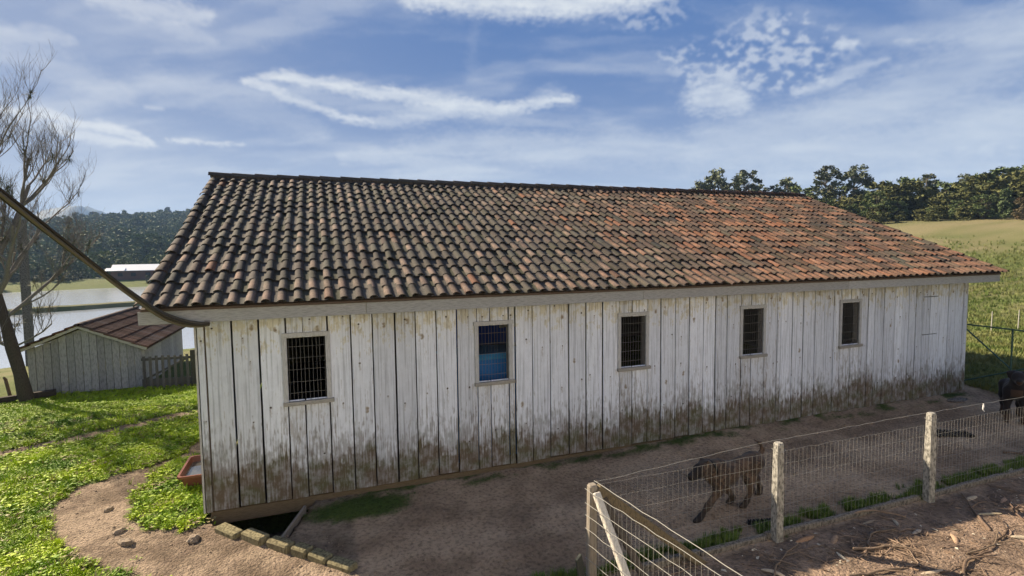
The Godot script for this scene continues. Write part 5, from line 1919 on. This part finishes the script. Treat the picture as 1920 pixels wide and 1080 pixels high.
func make_trees() -> void:
	var proto := []
	for k in 4:
		var two := []
		for v in 3: two.push_back(tree_meshes(k, 100 + k * 10 + v, 2900 if k else 1300, 1.0 if k else 0.85))
		proto.push_back(two)
	var list := TREES
	var mats := []
	for q in [Color(0.13, 0.15, 0.085), Color(0.098, 0.13, 0.048), Color(0.10, 0.135, 0.058), Color(0.13, 0.108, 0.06)]:
		var m := mat(q.linear_to_srgb(), 0.7)
		m.backlight = Color(1.0, 1.0, 0.8)
		mats.push_back(m)
	var what := ["tall feathery gum tree with a thin crown", "dense rounded dark green tree", "tall pointed dense green tree", "brownish bushy tree"]
	var named := {1: "tall feathery gum tree rising over the ridge, left of a gum of equal height", 3: "tall feathery gum tree over the ridge, right of a gum of equal height", 6: "small lone gum tree showing above the right part of the ridge", 8: "tall ragged gum tree just right of where the ridge ends", 10: "tall round topped gum tree standing above the wood beside the ragged one", 14: "thin stemmed gum tree with a small round crown above the middle of the wood", 34: "brownish bushy tree at the right edge of the pasture", 30: "lighter rounded tree at the left end of the pasture's edge", 28: "darkest dense tree rising behind the barn's right roof edge"}
	var order := []
	for i in list.size(): order.push_back([atan2(list[i][0] - 1.5, 7.85 - list[i][1]), i])
	order.sort()
	var seen := {}
	var nth := ["leftmost", "second", "third", "fourth", "fifth", "sixth", "seventh", "eighth", "ninth", "tenth"]
	for od in order:
		var i: int = od[1]
		var q: Array = list[i]
		var k: int = q[3]
		var y := gnd(q[0], q[1])
		var h: float = q[2] - y
		var front := i >= 25
		var lab: String = named.get(i, "")
		if lab == "":
			var key: String = what[k] + (" at the pasture's edge" if front else (" in the wood's back row" if i > 6 else " peeping over the ridge"))
			seen[key] = seen.get(key, -1) + 1
			lab = key + ", " + nth[seen[key]] + ("" if seen[key] == 0 else " from left")
		var t := thing("gum_tree" if k == 0 else "tree", lab, "tree", Vector3(q[0], y - 0.2, q[1]), rr(0, TAU), "trees of the right wood")
		var m: Array = proto[k][rng.randi_range(0, 2)]
		part(t, "trunk", m[0], M.leaf)
		part(t, "crown", m[1], mats[k])
		t.scale = Vector3(h * rr(0.95, 1.25), h, h * rr(0.95, 1.25)) * (1.0 if k else 1.0)

func make_undergrowth() -> void:
	var bush := [tree_meshes(1, 501, 900, 1.5), tree_meshes(1, 502, 900, 1.5)]
	for v in 2:
		var xf := []
		var cs := []
		for i in 150:
			var az := deg_to_rad(rr(34.0, 70.0))
			var r := rr(101.0, 128.0)
			var x := 1.5 + sin(az) * r
			var z := 7.85 - cos(az) * r
			var h := rr(2.0, 7.0) if r > 106.0 else rr(1.2, 3.0)
			xf.push_back(Transform3D(Basis(Vector3.UP, rr(0, TAU)).scaled(Vector3(h * 1.2, h, h * 1.2)), Vector3(x, gnd(x, z) - 0.4, z)))
			cs.push_back(mixc(Color(0.09, 0.098, 0.034), Color(0.15, 0.15, 0.055), rng.randf()))
		tag(scatter(self, "undergrowth", bush[v][1], M.leaf, xf, cs), ["thick undergrowth between the trees of the right wood", "bushes filling the foot of the right wood"][v], "undergrowth")

func make_wood() -> void:
	var small := []
	for v in 4: small.push_back(tree_meshes([1, 2, 1, 2][v], 300 + v, 800, 1.6))
	for v in 4:
		var xf := []
		var cs := []
		var n := 0
		while n < 900:
			n += 1
			var az := deg_to_rad(rr(-34.0, 4.0))
			var r := 234.0 + 600.0 * pow(rng.randf(), 0.8)
			var x := 1.5 + sin(az) * r
			var z := 7.85 - cos(az) * r
			if Vector2(x + 53.0, z + 200.0).length() < 17.0: continue
			var y := gnd(x, z)
			var h := (rr(9.0, 15.0) if r > 320.0 else rr(4.0, 9.0)) * (1.0 + 0.3 * nz.get_noise_2d(x * 0.02, z * 0.02))
			var w := h * rr(1.0, 1.5)
			xf.push_back(Transform3D(Basis(Vector3.UP, rr(0, TAU)).scaled(Vector3(w, h, w)), Vector3(x, y - 0.3, z)))
			var t := rng.randf()
			cs.push_back(mixc(Color(0.09, 0.13, 0.042), Color(0.165, 0.195, 0.06), t))
		var o := scatter(self, "hill_wood", small[v][1], M.leaf, xf, cs)
		tag(o, ["dense green wood covering the hill across the ponds", "dark pointed trees within the wood across the ponds", "rounded bushy trees within the wood across the ponds", "pale pointed trees within the wood across the ponds"][v], "wood")
	# scrub on the far shore
	var xs := []
	var cc := []
	for i in 150:
		var az := deg_to_rad(rr(-34.0, -2.0))
		var r := rr(196.0, 224.0)
		var x := 1.5 + sin(az) * r
		var z := 7.85 - cos(az) * r
		if Vector2(x + 53.0, z + 200.0).length() < 13.0: continue
		if r < 214.0 and rng.randf() < 0.75: continue
		var h := rr(1.6, 4.5)
		xs.push_back(Transform3D(Basis(Vector3.UP, rr(0, TAU)).scaled(Vector3(h * 1.5, h, h * 1.5)), Vector3(x, gnd(x, z) - 0.3, z)))
		cc.push_back(mixc(Color(0.05, 0.07, 0.03), Color(0.11, 0.12, 0.045), rng.randf()))
	tag(scatter(self, "shore_scrub", small[0][1], M.leaf, xs, cc), "scrub and bushes along the far pond shore", "scrub")
	# two trees standing out on the hill's crest
	for q in [[2.2, 800.0, 17.0, "small lone tree on the crest of the wooded hill nearest the roof", 1], [-18.0, 800.0, 16.0, "wispy tree on the crest of the wooded hill beside the blue mountain", 0]]:
		var az := deg_to_rad(-12.6 if q[0] > 0.0 else q[0])
		var x: float = 1.5 + sin(az) * q[1]
		var z: float = 7.85 - cos(az) * q[1]
		var t := thing("crest_tree", q[3], "tree", Vector3(x, gnd(x, z) - 0.3, z), 0.4, "trees on the hill crest")
		var m := tree_meshes(0, 410 + q[4], 500, 2.2)
		part(t, "trunk", m[0], M.leaf)
		var mm := mat(lin(0.05, 0.062, 0.03), 0.8)
		part(t, "crown", m[1], mm)
		t.scale = Vector3(q[2], q[2], q[2]) * 1.15

func make_farmhouse() -> void:
	var gy := gnd(-53.0, -200.0)
	var t := thing("farmhouse", "low brick farmhouse with a white metal roof across the pond", "house", Vector3(-54.5, gy, -201.0), 0.12)
	var w := MB.new()
	w.col = Color(0.20, 0.11, 0.08)
	w.box(Vector3(0, 1.2, 0), Vector3(14.0, 3.0, 8.0))
	part(t, "wall", w, M.clay)
	for q in [[Vector3(1.2, 4.6, 0), Vector3(16.5, 0, 0), 5.4, 1.9, "roof"], [Vector3(-5.6, 3.55, 3.4), Vector3(5.2, 0, 0), 2.9, 0.8, "porch_roof"]]:
		var r := MB.new()
		r.col = Color(0.72, 0.73, 0.75)
		var c: Vector3 = q[0]
		var hx: float = q[1].x * 0.5
		for sd in [1.0, -1.0]:
			var a := c + Vector3(-hx, 0, 0)
			var b := c + Vector3(hx, 0, 0)
			var dn := Vector3(0, -q[3], sd * q[2])
			var th := Vector3(0, 0.12, 0)
			if sd > 0: r.hexa([a + dn, b + dn, b, a, a + dn + th, b + dn + th, b + th, a + th])
			else: r.hexa([a, b, b + dn, a + dn, a + th, b + th, b + dn + th, a + dn + th])
		part(t, q[4], r, M.paint)
	for x in [-4.5, -1.0, 3.0]:
		var wi := MB.new()
		wi.col = Color(0.03, 0.03, 0.035)
		wi.box(Vector3(x, 1.5, 4.02), Vector3(1.3, 1.1, 0.06))
		part(t, "window", wi, M.plastic)
	var dr := MB.new()
	dr.col = Color(0.25, 0.2, 0.15)
	dr.box(Vector3(5.2, 0.85, 4.02), Vector3(1.0, 2.1, 0.06))
	part(t, "door", dr, M.paint)

func make_hills() -> void:
	var s := MB.new()
	s.col = Color(0.03, 0.042, 0.03)
	var c := Vector3(1.5 - 0.3334 * 2900.0, 0, 7.85 - 0.9428 * 2900.0)
	var side := Vector3(0.9428, 0, -0.3334)
	var n := 90
	var deep := 24
	var P := []
	for i in n + 1:
		for j in deep + 1:
			var u: float = float(i) / n * 2.0 - 1.0
			var w: float = float(j) / deep * 2.0 - 1.0
			var hgt := 150.0 * exp(-pow(u / 0.2, 2.0)) + 100.0 * exp(-pow((u + 0.35) / 0.3, 2.0)) + 95.0 * exp(-pow((u - 0.2) / 0.25, 2.0))
			hgt = hgt * (1.0 - w * w) * (1.0 + 0.12 * nz.get_noise_2d(u * 12.0, w * 4.0)) - 12.0
			P.push_back(c + side * u * 900.0 + Vector3(0.3334, 0, 0.9428) * -w * 500.0 + Vector3(0, hgt, 0))
	for i in n + 1:
		for j in deep + 1:
			var a: Vector3 = P[mini(i + 1, n) * (deep + 1) + j] - P[maxi(i - 1, 0) * (deep + 1) + j]
			var b: Vector3 = P[i * (deep + 1) + mini(j + 1, deep)] - P[i * (deep + 1) + maxi(j - 1, 0)]
			s.vert(P[i * (deep + 1) + j], a.cross(b).normalized())
	for i in n:
		for j in deep:
			var k0 := i * (deep + 1) + j
			s.tri(k0, k0 + deep + 1, k0 + deep + 2); s.tri(k0, k0 + deep + 2, k0 + 1)
	structure("far_mountain", s, M.leaf)
	# wire fence stakes out on the pasture
	var k := 0
	for q in [[28.5, -6.1, 0.0, "nearest pale stake in the pasture beyond the green gate"], [30.4, -6.1, 0.0, "pale stake in the pasture at the right edge above the gate"], [52.0, -22.5, 0.3, "thin dark stake in the pasture beside the roof corner"], [50.0, -22.8, 0.3, "second thin dark stake in the pasture near the roof corner"]]:
		var st := MB.new()
		st.col = Color(0.45, 0.43, 0.38) if k < 2 else Color(0.15, 0.13, 0.11)
		st.tube([Vector3(0, -0.2, 0), Vector3(0.01, 0.5, 0), Vector3(0.0, 0.85, 0.01), Vector3(0, 0.9, 0.01)], [0.022, 0.02, 0.018, 0.01], 6)
		var o := part(self, "pasture_stake", st, M.wood_plain, Vector3(q[0], gnd(q[0], q[1]), q[1]))
		tag(o, q[3], "stake", "stakes in the pasture")
		k += 1
const TREES := [[81.3, -88.4, 18.5, 0], [84.7, -86.8, 20.9, 0], [84.1, -82.0, 17.3, 0], [87.7, -81.3, 20.2, 0], [92.1, -82.6, 17.3, 0], [92.4, -79.4, 16.7, 0], [93.0, -75.9, 18.0, 0], [92.0, -71.0, 15.7, 1], [93.0, -66.6, 19.0, 0], [97.5, -67.4, 15.9, 1], [97.6, -64.0, 18.8, 0], [101.0, -62.7, 15.9, 1], [102.4, -60.8, 14.9, 0], [100.1, -57.0, 15.8, 1], [106.9, -57.6, 16.8, 0], [102.8, -56.6, 13.8, 1], [103.2, -52.0, 14.8, 1], [106.9, -51.6, 15.9, 0], [103.6, -47.2, 15.4, 1], [102.8, -44.6, 15.9, 2], [105.3, -44.0, 16.1, 2], [103.4, -41.1, 16.0, 2], [105.0, -39.9, 16.1, 2], [104.0, -37.4, 14.9, 2], [103.1, -34.4, 14.3, 1], [86.2, -65.4, 11.8, 1], [86.9, -61.5, 12.4, 1], [86.8, -56.8, 11.0, 1], [88.0, -53.5, 12.7, 1], [89.7, -51.0, 11.1, 1], [90.2, -46.5, 9.7, 1], [91.8, -43.8, 10.4, 1], [92.3, -40.7, 11.1, 1], [92.5, -38.3, 11.6, 2], [90.6, -35.3, 10.0, 3], [91.6, -33.2, 10.8, 1], [91.6, -30.7, 10.7, 1]]
# ---------------------------------------------------------------- run
func _ready() -> void:
	rng.seed = 4711
	nz.seed = 1; nz.frequency = 1.0; nz.fractal_octaves = 3
	nf.seed = 2; nf.frequency = 1.0; nf.fractal_octaves = 2
	make_view()
	make_materials()
	make_ground()
	make_water()
	make_barn()
	make_fill_house()
	make_edging()
	make_trough()
	make_fence()
	make_gate()
	make_cable()
	make_store()
	make_dogs()
	make_stones()
	make_grass()
	make_litter()
	make_shed()
	make_picket()
	make_bare_tree()
	make_trees()
	make_undergrowth()
	make_wood()
	make_farmhouse()
	make_hills()
